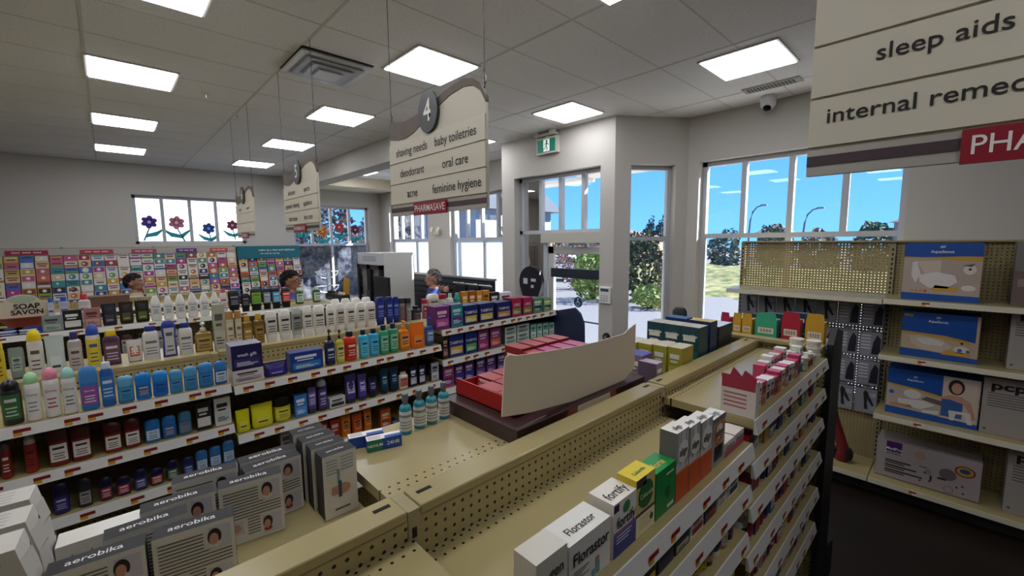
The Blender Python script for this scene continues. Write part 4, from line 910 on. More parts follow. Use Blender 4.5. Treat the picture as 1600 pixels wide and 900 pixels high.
# vitamin C serum style glass vials, small drug cartons
z2 = 1.559
for k, (px, py, pt) in enumerate(((634.5, 676, 615), (656, 667, 609), (675, 660, 603), (694, 652, 597))):
    p = at_z(px, py, z2); h = z_for(p.x, p.y, pt) - z2
    o = bottle('vial', .040, .040, h, '2a8a9c', '66686a', 'd6d6ce', 'glass_vial', None, '8a8a86'); o.location = (p.x, p.y, z2); o.rotation_euler = (0, 0, PI / 2 - .3)
    tag(o, 'teal glass bottle with white label and grey cap, %s from left beside the display tray' % ORD[k], 'bottle', 'teal glass bottles beside the display tray')
for k, (px, py, f, lab) in enumerate(((572, 694, 0, 'rear small blue and white drug carton lying beside the glass bottles'), (600, 698, 1, 'front small drug carton, green and blue, beside the glass bottles'))):
    p = at_z(px, py, z2); w, d, h = .105, .036, .036
    b = MB(); b.box(-w / 2, -d / 2, 0, w / 2, d / 2, h, 1, top=0, front=1)
    face_strip(b, [(.0, 0, .42, 1, 2, 0)], w, d, h) if f else None
    for j in range(3): b.face([(-w * .45, -d * (.3 - .25 * j), h + .0005), (-w * .1, -d * (.3 - .25 * j), h + .0005), (-w * .1, -d * (.22 - .25 * j), h + .0005), (-w * .45, -d * (.22 - .25 * j), h + .0005)], 3)
    b.face([(w * .0, -d * .5, h + .0006), (w * .5, -d * .5, h + .0006), (w * .5, -d * .02, h + .0006), (w * .02, -d * .02, h + .0006)], 1)
    o = b.build('drug_carton', [M('e8e6e0', .45), M('1c49a0', .4), M('0f7a5a', .4), M('8a8a8e', .5)], None, (p.x, p.y, z2 + .0005), PI / 2 - .28)
    if f: text('NEXIUM', .0125, M('eef2ea', .5), o, (-.029, -d / 2 - .0016, h * .5), bold=.01); text('24HR', .017, M('eef2ea', .5), o, (.026, -d / 2 - .0016, h * .5), bold=.01)
    tag(o, lab, 'box', 'small drug cartons')

# cardboard display tray with its blank header card
TR = empty('display_tray', (0, 0, 0)); tag(TR, 'dark brown cardboard display tray with a large blank cream header card', 'display')
BRN = M('35201e', .35); tx0, tx1, ty0, ty1, tz = -1.325, -.918, .885, 1.66, 1.5596
b = MB(); b.box(tx0, ty0, tz, tx1, ty1, tz + .052); b.build('tray', BRN, TR, bevel=.002)
b = MB().face([(tx1 + .0008, 1.18, tz + .004), (tx1 + .0008, 1.42, tz + .004), (tx1 + .0008, 1.40, tz + .049), (tx1 + .0008, 1.19, tz + .049)], 0)
b.face([(tx1 + .0012, 1.10, tz + .002), (tx1 + .0012, 1.19, tz + .002), (tx1 + .0012, 1.185, tz + .05), (tx1 + .0012, 1.14, tz + .05)], 1).face([(tx1 + .0012, 1.40, tz + .002), (tx1 + .0012, 1.45, tz + .002), (tx1 + .0012, 1.43, tz + .05), (tx1 + .0012, 1.39, tz + .05)], 1)
b.build('printed_side', [M('cdbba6', .4), M('8a4a38', .4)], TR)
b = MB(); rx0, rx1 = -1.32, -.995
b.box(rx0, ty0 + .06, tz + .0525, rx1, ty0 + .064, tz + .115).box(rx0, ty1 - .10, tz + .0525, rx1, ty1 - .096, tz + .115).box(rx0, ty0 + .06, tz + .0525, rx0 + .004, ty1 - .1, tz + .10).box(rx1 - .004, ty0 + .06, tz + .0525, rx1, ty1 - .1, tz + .10).box(rx0, ty0 + .06, tz + .0525, rx1, ty1 - .1, tz + .056)
b.build('red_insert', M('a81616', .35), TR)
xc = -.95; hp = [(0.849, 1.6583), (0.863, 1.8346), (0.869, 1.8453), (0.882, 1.8492), (0.911, 1.8414), (1.049, 1.8288), (1.209, 1.8171), (1.337, 1.8112), (1.447, 1.8132), (1.534, 1.8132), (1.574, 1.8288), (1.626, 1.8434), (1.622, 1.6514), (1.542, 1.6135), (1.304, 1.6135), (1.212, 1.6135), (0.977, 1.6358)]
bb = MB().prism(hp, 'x', xc - .002, xc + .002); bb.build('header_card', M('cbbfa9', .55), TR)
n = 0
for i, (yy, h0, zz) in enumerate(((1.00, .05, 0), (1.075, .05, 0), (1.15, .05, 0), (1.23, .085, 0), (1.31, .085, 0), (1.39, .075, 0), (1.47, .07, 0))):
    for j, xx in enumerate((-1.263, -1.159, -1.056)):
        if j == 0 and i < 1: continue
        pk = i > 3 and j > 0
        hh = h0 if i < 3 else (.145, .135, .11)[j]
        o = carton(.10, .066, hh, '8e2226' if not pk else '9c2a56', '7c161c' if not pk else '8a1e48', 'c87068' if not pk else 'c8709a', 'carton', None, 'f0dcd4', top='9c3034' if not pk else 'a83a6c')
        o.location = (xx, yy, tz + .057); o.rotation_euler = (0, 0, 0)
        tag(o, '%s carton in the red tray, row %s from near end, %s from left' % ('pink' if pk else 'red', ['one', 'two', 'three', 'four', 'five', 'six', 'seven'][i], ORD[j]), 'box', 'cartons in the red tray'); n += 1

# boxes on the far half of the same shelf
z3 = 1.512
def stand(x, y, w, d, h, fr, sd, acc, tx, label, group=None, z=z3, rz=0, top=None, ink='f4f1ea', **k):
    o = carton(w, d, h, fr, sd, acc, 'carton', tx, ink, top, **k); o.location = (x, y, z + .0005); o.rotation_euler = (0, 0, rz); return tag(o, label, 'box', group)
for k in range(3):
    o = stand(-1.135 + .099 * k - .03, 2.26, .097, .11, .23, '1c4a58', '1a4450', '2a6272', None, 'dark teal carton with a dotted line, %s of three side by side' % ORD[k], 'dark teal cartons', top='b8b0a0')
    b = MB()
    for j in range(6): disc(b, .15 + .14 * j, .78 - .02 * math.sin(j * 1.3), .006, .097, .11, .23, 0, 3, n=8)
    b.build('printed_dots', M('d8dcd8', .5), o)
for k in range(2):
    stand(-1.12 + .14 * k, 2.40, .12, .09, .24, '1a3a6a', '16305a', '2a5a8a', None, ('blue carton behind the teal cartons at left', 'blue carton with yellow top behind the teal cartons')[k], 'blue cartons behind the teal ones', top=('2a5a98', 'c8a838')[k])
for k in range(5):
    stand(-1.235 + .075 * k, 1.985 + .012 * k, .073, .12, .165, 'b0a83a', 'a89a28', 'd0c84a', None, 'yellow green carton with pale lid, %s from left in front of the teal cartons' % ORD[k], 'yellow green cartons', top='c8c0a8')
for k in range(3):
    stand(-1.262 + .108 * k, 1.80 + .01 * k, .10, .10, .15, '8c7c8c', '6a5c78', 'b0a0a8', None, 'lilac carton with purple lid, %s from left behind the tray end' % ORD[k], 'lilac cartons', top='4a4a9a')
stand(-.955, 1.775, .062, .09, .135, '8c7c84', '6a5c70', 'c0a8a8', None, 'lilac grey carton with round print against the pegboard rail', 'lilac cartons', rz=PI / 2, top='b0a0b0')
for k in range(3):
    stand(-.93 - .05 * k, 2.152, .085, .045, .062, '48a83a', '2a8a2a', '8ad060', None, 'bright green low carton, %s of three counted from the pegboard rail' % ORD[k], 'green cartons along the rail', rz=PI / 2, top='5ac03a')
for j in range(3):
    for k in range(2):
        stand(-1.16 + .15 * k, 2.62, .145, .20, .062, '24283a', '1c2030', 'd8d4d0', None, '%s flat dark medical carton in the %s stack beyond the teal cartons' % (('lowest', 'middle', 'topmost')[j], ('left', 'right')[k]), 'flat medical cartons', z=z3 + .063 * j, top='d0d4da')
cf = MB().loft([(0, .05, .03), (.05, .045, .03), (.07, .03, .02)], 14).build('blood_pressure_cuff', M('14161c', .5), None, (-1.22, 2.62, z3 + .19)); tag(cf, 'small black rounded cuff on the flat medical cartons', 'cuff')
# end display boxes
E_ = [(1125, 1139, 488, 'a8284a', 'crimson'), (1144, 1157, 489, 'c89a2a', 'gold'), (1158, 1174, 490, 'c89a2a', 'gold'), (1178, 1213, 489, '3aa07a', 'mint green'), (1219, 1249, 488, 'a81c34', 'red'), (1256, 1287, 491, 'c4942a', 'ochre')]
for k, (a, b_, pt, c, nm) in enumerate(E_):
    xa, xb = x_for(2.98, 1.6, a), x_for(2.98, 1.6, b_); h = z_for((xa + xb) / 2, 2.98, pt) - 1.575; w = (xb - xa) * .95
    t = empty('hang_box', ((xa + xb) / 2, 3.02, 1.575)); tag(t, '%s carton with hang tab and barcode, %s from left on the end display' % (nm, ORD[k]), 'box', 'hang tab cartons on the end display')
    m = M(c, .45); MB().box(-w / 2, -.035, 0, w / 2, .035, h * .74).build('body', m, t)
    MB().prism([(-w / 2, h * .74), (w / 2, h * .74), (w * .42, h * .98), (w * .38, h), (-w * .38, h), (-w * .42, h * .98)], 'y', -.035, -.033).build('hang_tab', m, t)
    bc = MB().face([(-w * .36, -.0357, h * .2), (w * .36, -.0357, h * .2), (w * .36, -.0357, h * .42), (-w * .36, -.0357, h * .42)], 0)
    for j in range(9): bc.face([(-w * .3 + j * w * .07, -.0361, h * .24), (-w * .3 + j * w * .07 + w * (.02 + .02 * (j % 2)), -.0361, h * .24), (-w * .3 + j * w * .07 + w * (.02 + .02 * (j % 2)), -.0361, h * .38), (-w * .3 + j * w * .07, -.0361, h * .38)], 1)
    bc.build('barcode', [M('e8dcc4', .5), M('1c1a18', .5)], t)
    if k in (2, 3, 4): stand((xa + xb) / 2 + .02, 3.12, w * .9, .06, h * .9, '1c3a44', '16303a', '2a5a64', None, 'dark blue carton hidden behind the %s hang tab carton' % nm, 'dark cartons behind the hang tab ones', z=1.575)

# ================================================================== FOREGROUND GONDOLA, NEAR SIDE SHELVES
zt = 1.474
def near(px0, px1, pt, spec, label, z=zt, xf=-.50, d=.05, group=None, rot=0):
    ya, yb = y_for(xf, z + .03, px0), y_for(xf, z + .03, px1); w = abs(yb - ya); yc = (ya + yb) / 2
    h = z_for(xf, yc, pt) - z
    o, d, cat = make(spec, w, h, d=d); o.location = (xf - d / 2, yc, z + .0006); o.rotation_euler = (0, 0, PI / 2 + rot); return tag(o, label, cat, group)
def ncart(px0, px1, pt, d, mats, rects, texts, tops, label, group=None, xf=-.50, discs=()):
    ya, yb = y_for(xf, zt + .03, px0), y_for(xf, zt + .03, px1); w = yb - ya; yc = (ya + yb) / 2; h = z_for(xf, yc, pt) - zt
    b = MB(); b.box(-w / 2, -d / 2, 0, w / 2, d / 2, h, 1, top=2, front=0)
    face_strip(b, rects, w, d, h)
    for u, v, r, m, l in discs: disc(b, u, v, r * w, w, d, h, m, l)
    ms = [M(c, .4) for c in mats]; o = b.build('carton', ms, None, (xf - d / 2, yc, zt + .0006), PI / 2)
    for tx, u, v, fw, ti in texts:
        t = text(tx, 1, ms[ti], o, ((u - .5) * w, -d / 2 - .003, v * h), bold=.015); k = fw * w / max(v_.co.x for v_ in t.data.vertices) / 2; t.scale = (k, k * 1.15, 1)
    for tx, fw, ti in tops:
        t = text(tx, 1, ms[ti], o, (0, -d * .12, h + .0008), (0, 0, 0), bold=.015); k = fw * w / max(v_.co.x for v_ in t.data.vertices) / 2; t.scale = (k, k * 1.15, 1)
    return tag(o, label, 'box', group)
lines = lambda u0, u1, v, n, st, m: [(u0, v - st * k, u1 - .08 * (k % 3), v - st * k + st * .35, m, 2) for k in range(n)]
ncart(838, 886, 866, .06, ['d8d2c4', 'c8c0b0', 'd2ccbe', '4a4a4c', '8a8680'], lines(.1, .7, .4, 4, .07, 4), [('gen', .62, .72, .45, 3)], [], 'cream carton cut by the bottom edge beside the white boxes')
ncart(889, 953, 830, .075, ['dedbd4', 'd8d4ca', 'dcd8ce', '1b1b1e', '6a9a9e', 'c88a70'], [(.62, .05, .72, .30, 4, 1), (.52, .02, .60, .2, 4, 1)] + lines(.1, .45, .42, 4, .05, 3), [('Florastor', .5, .68, .88, 3)], [('Florastor', .66, 3)], 'white carton lettered Florastor at the bottom centre', discs=((.66, .36, .05, 5, 2),))
ncart(958, 993, 777, .07, ['e2ddd4', 'd2cabc', 'dcd5c8', '1d1d22', '8a5a8a', '4a4a98', '24307c', '3a8a4a', '5a2a5a'], [(0, .40, 1, .47, 4, 1), (0, .26, 1, .40, 5, 1), (0, .0, 1, .26, 6, 1), (0, .84, .22, .98, 8, 1)] + lines(.12, .8, .36, 3, .06, 0), [('fortify', .52, .62, .84, 3)], [('fortify', .82, 3)], 'tall white and blue carton lettered fortify', discs=((.55, .83, .15, 7, 2),))
ncart(993, 1022, 742, .055, ['c9ba74', 'c8ae2c', 'd6c01c', '2a6a34', '4a3a44', 'e6dcae', '3a2a22'], [(0, .36, 1, .41, 4, 1), (0, .0, 1, .36, 5, 1), (.0, .86, .5, 1.0, 4, 1)] + lines(.14, .8, .28, 4, .055, 0), [('Culturelle', .5, .68, .70, 5)], [('Culturelle', .6, 3)], 'yellow and cream carton with a green oval, beside the green box', discs=((.5, .68, .40, 3, 1), (.82, .2, .1, 6, 2)))
ncart(1024, 1054, 730, .06, ['16803a', '0f6e30', '1a8a42', 'c8b050', '0d5a28', 'd0d8d0'], [(.58, .08, .92, .16, 5, 1), (.5, .82, .9, .86, 5, 1)], [], [('forte', .5, 3)], 'bright green carton with gold mark on its lid', discs=((.62, .46, .12, 4, 1), (.62, .34, .07, 4, 1)))
SW_ = [(.0, .55, .14, 1, 3, 1), (.25, .5, .36, 1, 3, 1), (.7, .45, .8, 1, 3, 1), (.88, .5, .95, 1, 3, 1)]
for k, (a, b_, t_) in enumerate(((1055, 1074, 672), (1075, 1092, 663), (1093, 1111, 655))):
    ncart(a, b_, t_, .05, ['cfcac4', '6a6662', 'dcd6ca', 'a5a29d', '3a3836', 'c8501e', 'e8e0d4', 'd8703c'], SW_ + [(0, 0, 1, .42, 5, 2), (0, .40, 1, .44, 7, 3)], [('align', .5, .70, .62, 4)], [('align', .5, 4)], ('patterned white and orange carton nearest the green box', 'patterned white and orange carton, middle of three', 'patterned white and orange carton, third from the green box')[k], 'patterned grey and orange cartons', discs=((.5, .70, .42, 6, 3),))
ncart(1112, 1131, 650, .05, ['9a9896', '8a8886', 'd8d2c8', '6a6866', 'e8e0d4', 'd0702c', '1c1c1e'], [(.16, .12, .84, .42, 6, 2), (0, .9, 1, 1, 3, 1)] + lines(.24, .76, .34, 3, .07, 0), [('align', .5, .68, .56, 6)], [('align', .5, 3)], 'grey carton with an orange circle and black panel', 'patterned grey and orange cartons', discs=((.5, .68, .40, 5, 2), (.5, .70, .26, 4, 3)))
for k, (a, b_, t_, xf) in enumerate(((1132, 1147, 688, -.50), (1148, 1162, 674, -.50))):
    ncart(a, b_, t_, .06, ['d6cdc8', 'd0c8c0', 'd8d0c6', '3a2430', 'a83a5a', 'c86a80'], [(0, 0, 1, .42, 4, 1), (0, .42, 1, .48, 5, 1)], [('Gaviscon', .5, .68, .9, 3)], [], ('small white and pink carton, left of two at the shelf end', 'small white and pink carton, right of two at the shelf end')[k], 'small pink cartons at the shelf end', xf)
PAL = [('1e2a1c', 'dark green'), ('c8c2b4', 'cream'), ('8a8a84', 'grey'), ('a8242c', 'red'), ('1a2456', 'navy'), ('b88a5a', 'tan'), ('2a5aa0', 'blue'), ('e2ded4', 'white'), ('3a8a6a', 'green'), ('c8486a', 'pink'), ('5a3a6a', 'purple'), ('d0b030', 'yellow')]
def fill(y0, y1, z, pitch, hs, picks, where, kinds, group, xf=-.495, caps=('e2ded4', '1a1a1c', 'a8242c', 'c8c2b4')):
    y = y0; i = 0
    while y < y1 - pitch * .5:
        c, nm = PAL[picks[i % len(picks)]]; k = kinds[i % len(kinds)]; w = pitch * .9
        cap = random.choice(caps); acc = random.choice(['e2ded4', 'c8c2b4', 'a8242c', '1a2456', 'd0b030'])
        cn = {'e2ded4': 'white', '1a1a1c': 'black', 'a8242c': 'red', 'c8c2b4': 'cream'}[cap]
        o, d, cat = make((k, c, cap if k != 'box' else c, acc, '2a2a2c'), w, random.uniform(*hs), d=min(.06, w))
        o.location = (xf - d / 2, y + w / 2, z + .0008); o.rotation_euler = (0, 0, PI / 2)
        tag(o, '%s %s%s, %s from near end %s' % (nm, {'box': 'carton', 'tube': 'tube'}.get(k, 'bottle'), '' if k == 'box' else ' with %s cap' % cn, ORD[i], where), cat, group)
        y += pitch; i += 1
# middle bay, lower shelves
fill(.50, 1.58, 1.316, .098, (.055, .065), [0, 0, 2, 2, 0, 0, 0, 7, 4, 1, 7], 'on second shelf facing the right aisle', ['box'], 'cartons on the second shelf, right side')
fill(.62, 1.60, 1.131, .060, (.11, .14), [5, 4, 7, 5, 4, 5, 10, 7, 1], 'on third shelf facing the right aisle', ['tube', 'upside', 'round'], 'tubes on the third shelf, right side')
fill(.80, 1.60, .931, .062, (.12, .145), [3, 7, 3, 8, 3, 7], 'on fourth shelf facing the right aisle', ['round', 'shampoo', 'box'], 'bottles on the fourth shelf, right side')
fill(1.0, 1.60, .731, .062, (.10, .15), [1, 3, 10, 7], 'on fifth shelf facing the right aisle', ['box', 'round'], 'products on the fifth shelf, right side')
# far bay: crowded shelves of small cartons
fill(1.70, 2.40, 1.553, .052, (.075, .10), [9, 7, 9, 7, 7, 9], 'on the far bay top shelf', ['box'], 'pink and white cartons on the far bay', xf=-.50)
fill(2.08, 2.42, 1.553, .050, (.085, .11), [9, 7, 7, 9, 1], 'in the second rank of the far bay top', ['box'], 'pink and white cartons on the far bay', xf=-.575)
fill(2.42, 2.665, 1.553, .047, (.05, .075), [8, 7, 11, 8, 7], 'at the far bay top shelf end', ['round', 'jar'], 'green and yellow jars on the far bay', caps=('e2ded4', 'c8c2b4'))
fill(2.44, 2.665, 1.553, .050, (.06, .09), [7, 8, 1, 8], 'in the far bay rear rank', ['box', 'round'], 'green and white items on the far bay', xf=-.565, caps=('e2ded4', 'c8c2b4'))
for j in range(2):
    for k in range(3):
        o = MB().loft([(0, .03, .03), (.022, .032, .032), (.024, .035, .035), (.034, .035, .035)], 18).build('tub', M('dcd6c6', .4), None, (-.60 + .078 * j, 2.722, 1.5535 + .0345 * k))
        tag(o, 'white round tub behind the green jars, %s of the %s stack' % (('lowest', 'middle', 'topmost')[k], ('left', 'right')[j]), 'tub', 'white round tubs')
PD = empty('tear_display', (-.495, 1.665, 1.553)); tag(PD, 'large pink and cream carton standing across the near end of the far bay', 'display')
MB().box(-.10, -.02, 0, .02, .02, .135).build('body', M('d8cfc4', .5), PD); MB().prism([(-.10, .135), (.02, .135), (.02, .15), (-.02, .175), (-.03, .15), (-.06, .18), (-.07, .15), (-.10, .15)], 'y', -.021, -.017).build('torn_flap', M('a83248', .5), PD)
b = MB(); b.face([(-.098, -.0206, .10), (.018, -.0206, .10), (.018, -.0206, .135), (-.098, -.0206, .135)], 0)
for k in range(4): b.face([(-.09, -.0208, .03 + .016 * k), (-.01, -.0208, .03 + .016 * k), (-.01, -.0208, .037 + .016 * k), (-.09, -.0208, .037 + .016 * k)], 1)
b.build('printed_band', [M('a83248', .5), M('b8707c', .5)], PD)
FB = ['on the far bay second shelf', 'on the far bay third shelf', 'on the far bay fourth shelf', 'on the far bay fifth shelf', 'on the far bay sixth shelf']
fill(1.66, 2.74, 1.386, .062, (.09, .125), [3, 1, 8, 5, 6, 7, 6, 2, 1, 6, 2, 6, 8, 8, 8], FB[0], ['box', 'box', 'upside'], 'products on the far bay second shelf')
fill(1.66, 2.74, 1.216, .064, (.10, .14), [3, 1, 3, 7, 4, 4, 4, 7, 6, 2, 9, 9], FB[1], ['box', 'box', 'tube', 'round'], 'products on the far bay third shelf')
fill(1.66, 2.74, 1.021, .066, (.11, .15), [7, 7, 4, 4, 6, 6, 7, 3, 9, 6], FB[2], ['round', 'shampoo', 'box'], 'products on the far bay fourth shelf')
fill(1.70, 2.74, .811, .070, (.10, .15), [11, 7, 3, 1, 4, 7, 3], FB[3], ['box', 'round', 'upside'], 'products on the far bay fifth shelf')
fill(1.80, 2.74, .601, .074, (.08, .13), [1, 7, 2, 3, 1, 6], FB[4], ['box', 'shampoo'], 'products on the far bay sixth shelf')

# ================================================================== WALL SHELVING GOODS
YB = 4.72
def art_box(px0, px1, pt, z, d, label, sidecol='a8a49c', front='b7a79b', yb=YB):
    xa, xb = x_for(yb, z + .1, px0), x_for(yb, z + .1, px1); w = xb - xa; h = z_for(xa, yb, pt) - z
    b = MB(); b.box(-w / 2, -d / 2, 0, w / 2, d / 2, h, 1, front=0)
    o = b.build('large_carton', [M(front, .45), M(sidecol, .45)], None, ((xa + xb) / 2, yb + d / 2, z + .001)); tag(o, label, 'box', 'large cartons on the wall shelving'); return o, w, d, h
AB = M('1a4d9c', .4); AY = M('c79a3a', .45); AW = M('d8d2cc', .45); AG = M('8d7f78', .5); AT = M('eceae6', .5)
def poly(b, pts, w, d, h, m, l):
    y = -d / 2 - .0006 - .0004 * l; b.face([((u - .5) * w, y, v * h) for u, v in pts], m)
def wave(u0, u1, v, amp, n=8): return [(u0 + (u1 - u0) * i / n, v + amp * math.sin(PI * i / n * 1.6 + .4)) for i in range(n + 1)]
MATS = [AB, AY, AW, AG, M('c9b9a8', .5), M('6a5a54', .5), M('3a5a9a', .5), M('b8895a', .5), HAIR, PINKSK, M('c04a28', .5)]
def brand(o, w, d, h, u, v, s):
    text('AquaSense', s, AT, o, ((u - .5) * w, -d / 2 - .003, v * h), bold=.012)
    b = MB(); y = -d / 2 - .0028; c = (u - .5) * w; zz = v * h + s * 1.0
    for k in range(2): b.face([(c - s * .6, y, zz + k * s * .32), (c + s * .35, y, zz + k * s * .32 + s * .1), (c + s * .6, y, zz + k * s * .32 + s * .3), (c - s * .35, y, zz + k * s * .32 + s * .2)])
    b.build('logo', AT, o)
def small_marks(b, w, d, h, u0, v, n):
    for k in range(n): disc(b, u0 + .06 * k, v, w * .022, w, d, h, 10 if k == n - 1 else 7, 4)
o, w, d, h = art_box(1409, 1531, 380, 1.706, .20, 'blue and tan raised toilet seat carton on the top wall shelf', '1a4d9c', 'b3a296')
b = MB(); poly(b, [(0, 1), (0, .77)] + wave(0, 1, .765, -.012) + [(1, 1)], w, d, h, 0, 1); poly(b, [(0, .78), (0, .70)] + wave(0, 1, .715, .02) + [(1, .78)], w, d, h, 1, 0)
poly(b, [(0, 0), (1, 0), (1, .10), (0, .12)], w, d, h, 0, 1)
poly(b, [(.12, .66), (.18, .68), (.24, .46), (.18, .30), (.12, .42)], w, d, h, 2, 2); poly(b, [(.18, .68), (.50, .70), (.50, .48), (.30, .46)], w, d, h, 4, 2)
poly(b, [(.22, .44), (.45, .50), (.68, .45), (.72, .34), (.60, .22), (.36, .22), (.24, .32)], w, d, h, 2, 3); poly(b, [(.40, .17), (.72, .17), (.74, .24), (.44, .27)], w, d, h, 1, 3)
disc(b, .86, .55, w * .08, w, d, h, 2, 3, h * .08); disc(b, .86, .56, w * .02, w, d, h, 8, 4); poly(b, [(.76, .62), (.92, .66), (.88, .60)], w, d, h, 5, 4); disc(b, .86, .24, w * .09, w, d, h, 2, 3, h * .05); small_marks(b, w, d, h, .14, .16, 4)
b.build('printed_front', MATS, o); brand(o, w, d, h, .5, .85, h * .065)
o, w, d, h = art_box(1407, 1528, 486, 1.241, .20, 'blue and cream toilet seat carton on the second wall shelf', '1a4d9c', 'b9a68c')
b = MB(); poly(b, [(0, 1), (0, .56), (.6, .53), (.96, .44), (.96, 1)], w, d, h, 0, 1); poly(b, [(0, .58), (0, .50), (.6, .47), (.9, .38), (.9, .5)], w, d, h, 1, 0); poly(b, [(.0, 0), (1, 0), (1, .10), (.35, .16), (0, .17)], w, d, h, 0, 1)
poly(b, [(.10, .46), (.25, .50), (.55, .44), (.68, .30), (.55, .16), (.30, .18), (.15, .30)], w, d, h, 4, 2); poly(b, [(.20, .42), (.4, .45), (.58, .38), (.55, .30), (.3, .30)], w, d, h, 2, 3); poly(b, [(.55, .12), (.92, .12), (.9, .2), (.6, .22)], w, d, h, 1, 3)
disc(b, .80, .26, w * .10, w, d, h, 2, 3, h * .08); disc(b, .78, .25, w * .03, w, d, h, 6, 4); disc(b, .88, .24, w * .025, w, d, h, 6, 4); disc(b, .80, .40, w * .02, w, d, h, 8, 4)
poly(b, [(.02, .90), (.15, .90), (.15, .95), (.02, .95)], w, d, h, 1, 3)
b.build('printed_front', MATS, o); brand(o, w, d, h, .48, .82, h * .07)
o, w, d, h = art_box(1384, 1528, 574, .731, .24, 'wide blue carton picturing a smiling woman and a shower bench', '1a4d9c', 'b7a79b')
b = MB(); poly(b, [(0, 1), (0, .68), (.35, .63), (.62, .56), (.62, 1)], w, d, h, 0, 1); poly(b, [(0, .70), (0, .64), (.35, .58), (.62, .50), (.62, .57)], w, d, h, 1, 0); poly(b, [(0, 0), (1, 0), (1, .10), (0, .16)], w, d, h, 0, 1)
poly(b, [(.62, .10), (.985, .10), (.985, 1), (.62, 1)], w, d, h, 4, 1)
disc(b, .76, .80, w * .085, w, d, h, 8, 2, h * .16); disc(b, .765, .78, w * .055, w, d, h, 9, 3, h * .115); poly(b, [(.62, .56), (.70, .62), (.82, .62), (.92, .52), (.98, .20), (.93, .18), (.88, .40), (.84, .46), (.84, .2), (.64, .2), (.62, .3)], w, d, h, 9, 2); poly(b, [(.62, .52), (.70, .53), (.84, .48), (.84, .16), (.62, .16)], w, d, h, 6, 3)
poly(b, [(.70, .30), (.92, .32), (.95, .08), (.90, .08), (.86, .26), (.78, .25), (.76, .1), (.72, .1)], w, d, h, 2, 4)
poly(b, [(.14, .36), (.44, .40), (.56, .34), (.40, .20), (.14, .26)], w, d, h, 2, 3); disc(b, .30, .50, w * .10, w, d, h, 2, 3, h * .10); poly(b, [(.05, .24), (.3, .25), (.3, .18), (.05, .18)], w, d, h, 7, 3); poly(b, [(.42, .2), (.60, .24), (.60, .16), (.42, .14)], w, d, h, 2, 4); poly(b, [(.40, .42), (.62, .36), (.62, .46), (.46, .50)], w, d, h, 5, 2); disc(b, .06, .48, w * .03, w, d, h, 6, 3)
b.build('printed_front', MATS, o); brand(o, w, d, h, .32, .80, h * .058)
GR = 'a39b94'
def plain(px0, px1, pt, z, label, tz=.86):
    o, w, d, h = art_box(px0, px1, pt, z, .22, label, '8f8983', GR)
    text('pcp', .085, M('16161a', .5), o, (-w / 2 + .125, -d / 2 - .0012, h * tz), bold=.03, sx=1.45)
    b = MB()
    for k in range(6): face_strip(b, [(.06, tz - .14 - .045 * k, .5 if k % 3 == 2 else .8, tz - .125 - .045 * k, 0, 1)], w, d, h)
    disc(b, .06, .08, w * .02, w, d, h, 0, 1); b.build('printed_text', M('55504c', .6), o)
plain(1531, 1680, 588, .731, 'grey carton with black logo beside the woman shower bench carton')
plain(1574, 1720, 487, 1.241, 'grey carton at the right edge of the second wall shelf', .96)
plain(1568, 1730, 700, .161, 'grey carton with black logo on the bottom wall shelf at right', .88)
o, w, d, h = art_box(1581, 1740, 378, 1.706, .2, 'dark grey picture carton at the right edge of the top wall shelf', '5a5654', '77716c')
b = MB(); poly(b, [(0, 0), (1, 0), (1, .5), (0, .55)], w, d, h, 5, 1); poly(b, [(.05, .3), (.6, .35), (.6, .5), (.05, .42)], w, d, h, 3, 2); b.build('printed_front', MATS, o)
o, w, d, h = art_box(1368, 1531, 684, .161, .24, 'white walking aid carton with purple label on the bottom wall shelf', '8f8983', 'a59b9b')
PU = M('4a2068', .45); b = MB(); face_strip(b, [(.10, .66, .26, 1.0, 0, 1)], w, d, h)
for k in range(3): face_strip(b, [(.10, .46 - .13 * k, .36 + .06 * k, .50 - .13 * k, 1, 1), (.10, .41 - .13 * k, .3, .44 - .13 * k, 1, 1)], w, d, h)
disc(b, .44, .80, w * .055, w, d, h, 2, 1); disc(b, .71, .50, w * .08, w, d, h, 3, 1); disc(b, .86, .68, w * .095, w, d, h, 4, 1, h * .14); disc(b, .86, .68, w * .075, w, d, h, 5, 2, h * .11); disc(b, .86, .69, w * .05, w, d, h, 6, 3, h * .06); disc(b, .73, .13, w * .05, w, d, h, 7, 1); disc(b, .73, .13, w * .035, w, d, h, 8, 2)
face_strip(b, [(.50, .36, .56, .50, 7, 1), (.55, .22, .57, .36, 1, 1), (.62, .33, .70, .38, 1, 2), (.44, .52, .52, .54, 1, 2), (0, .0, 1, .015, 1, 1)], w, d, h)
for u, v in ((.46, .16), (.55, .2), (.8, .24), (.85, .30), (.86, .12), (.5, .4)): disc(b, u, v, w * .012, w, d, h, 1, 2, n=8)
b.build('printed_front', [PU, M('2a2628', .6), M('b08a6a', .5), M('6a605e', .5), M('8a2a2a', .5), M('b89a3a', .5), M('2a4a6a', .5), M('8a8288', .5), M('a59b9b', .45)], o)
text('MedPro', .032, AT, o, ((.18 - .5) * w, -d / 2 - .002, .80 * h), bold=.012); text('ROLLATOR', .022, AT, o, ((.18 - .5) * w, -d / 2 - .002, .70 * h), bold=.012)
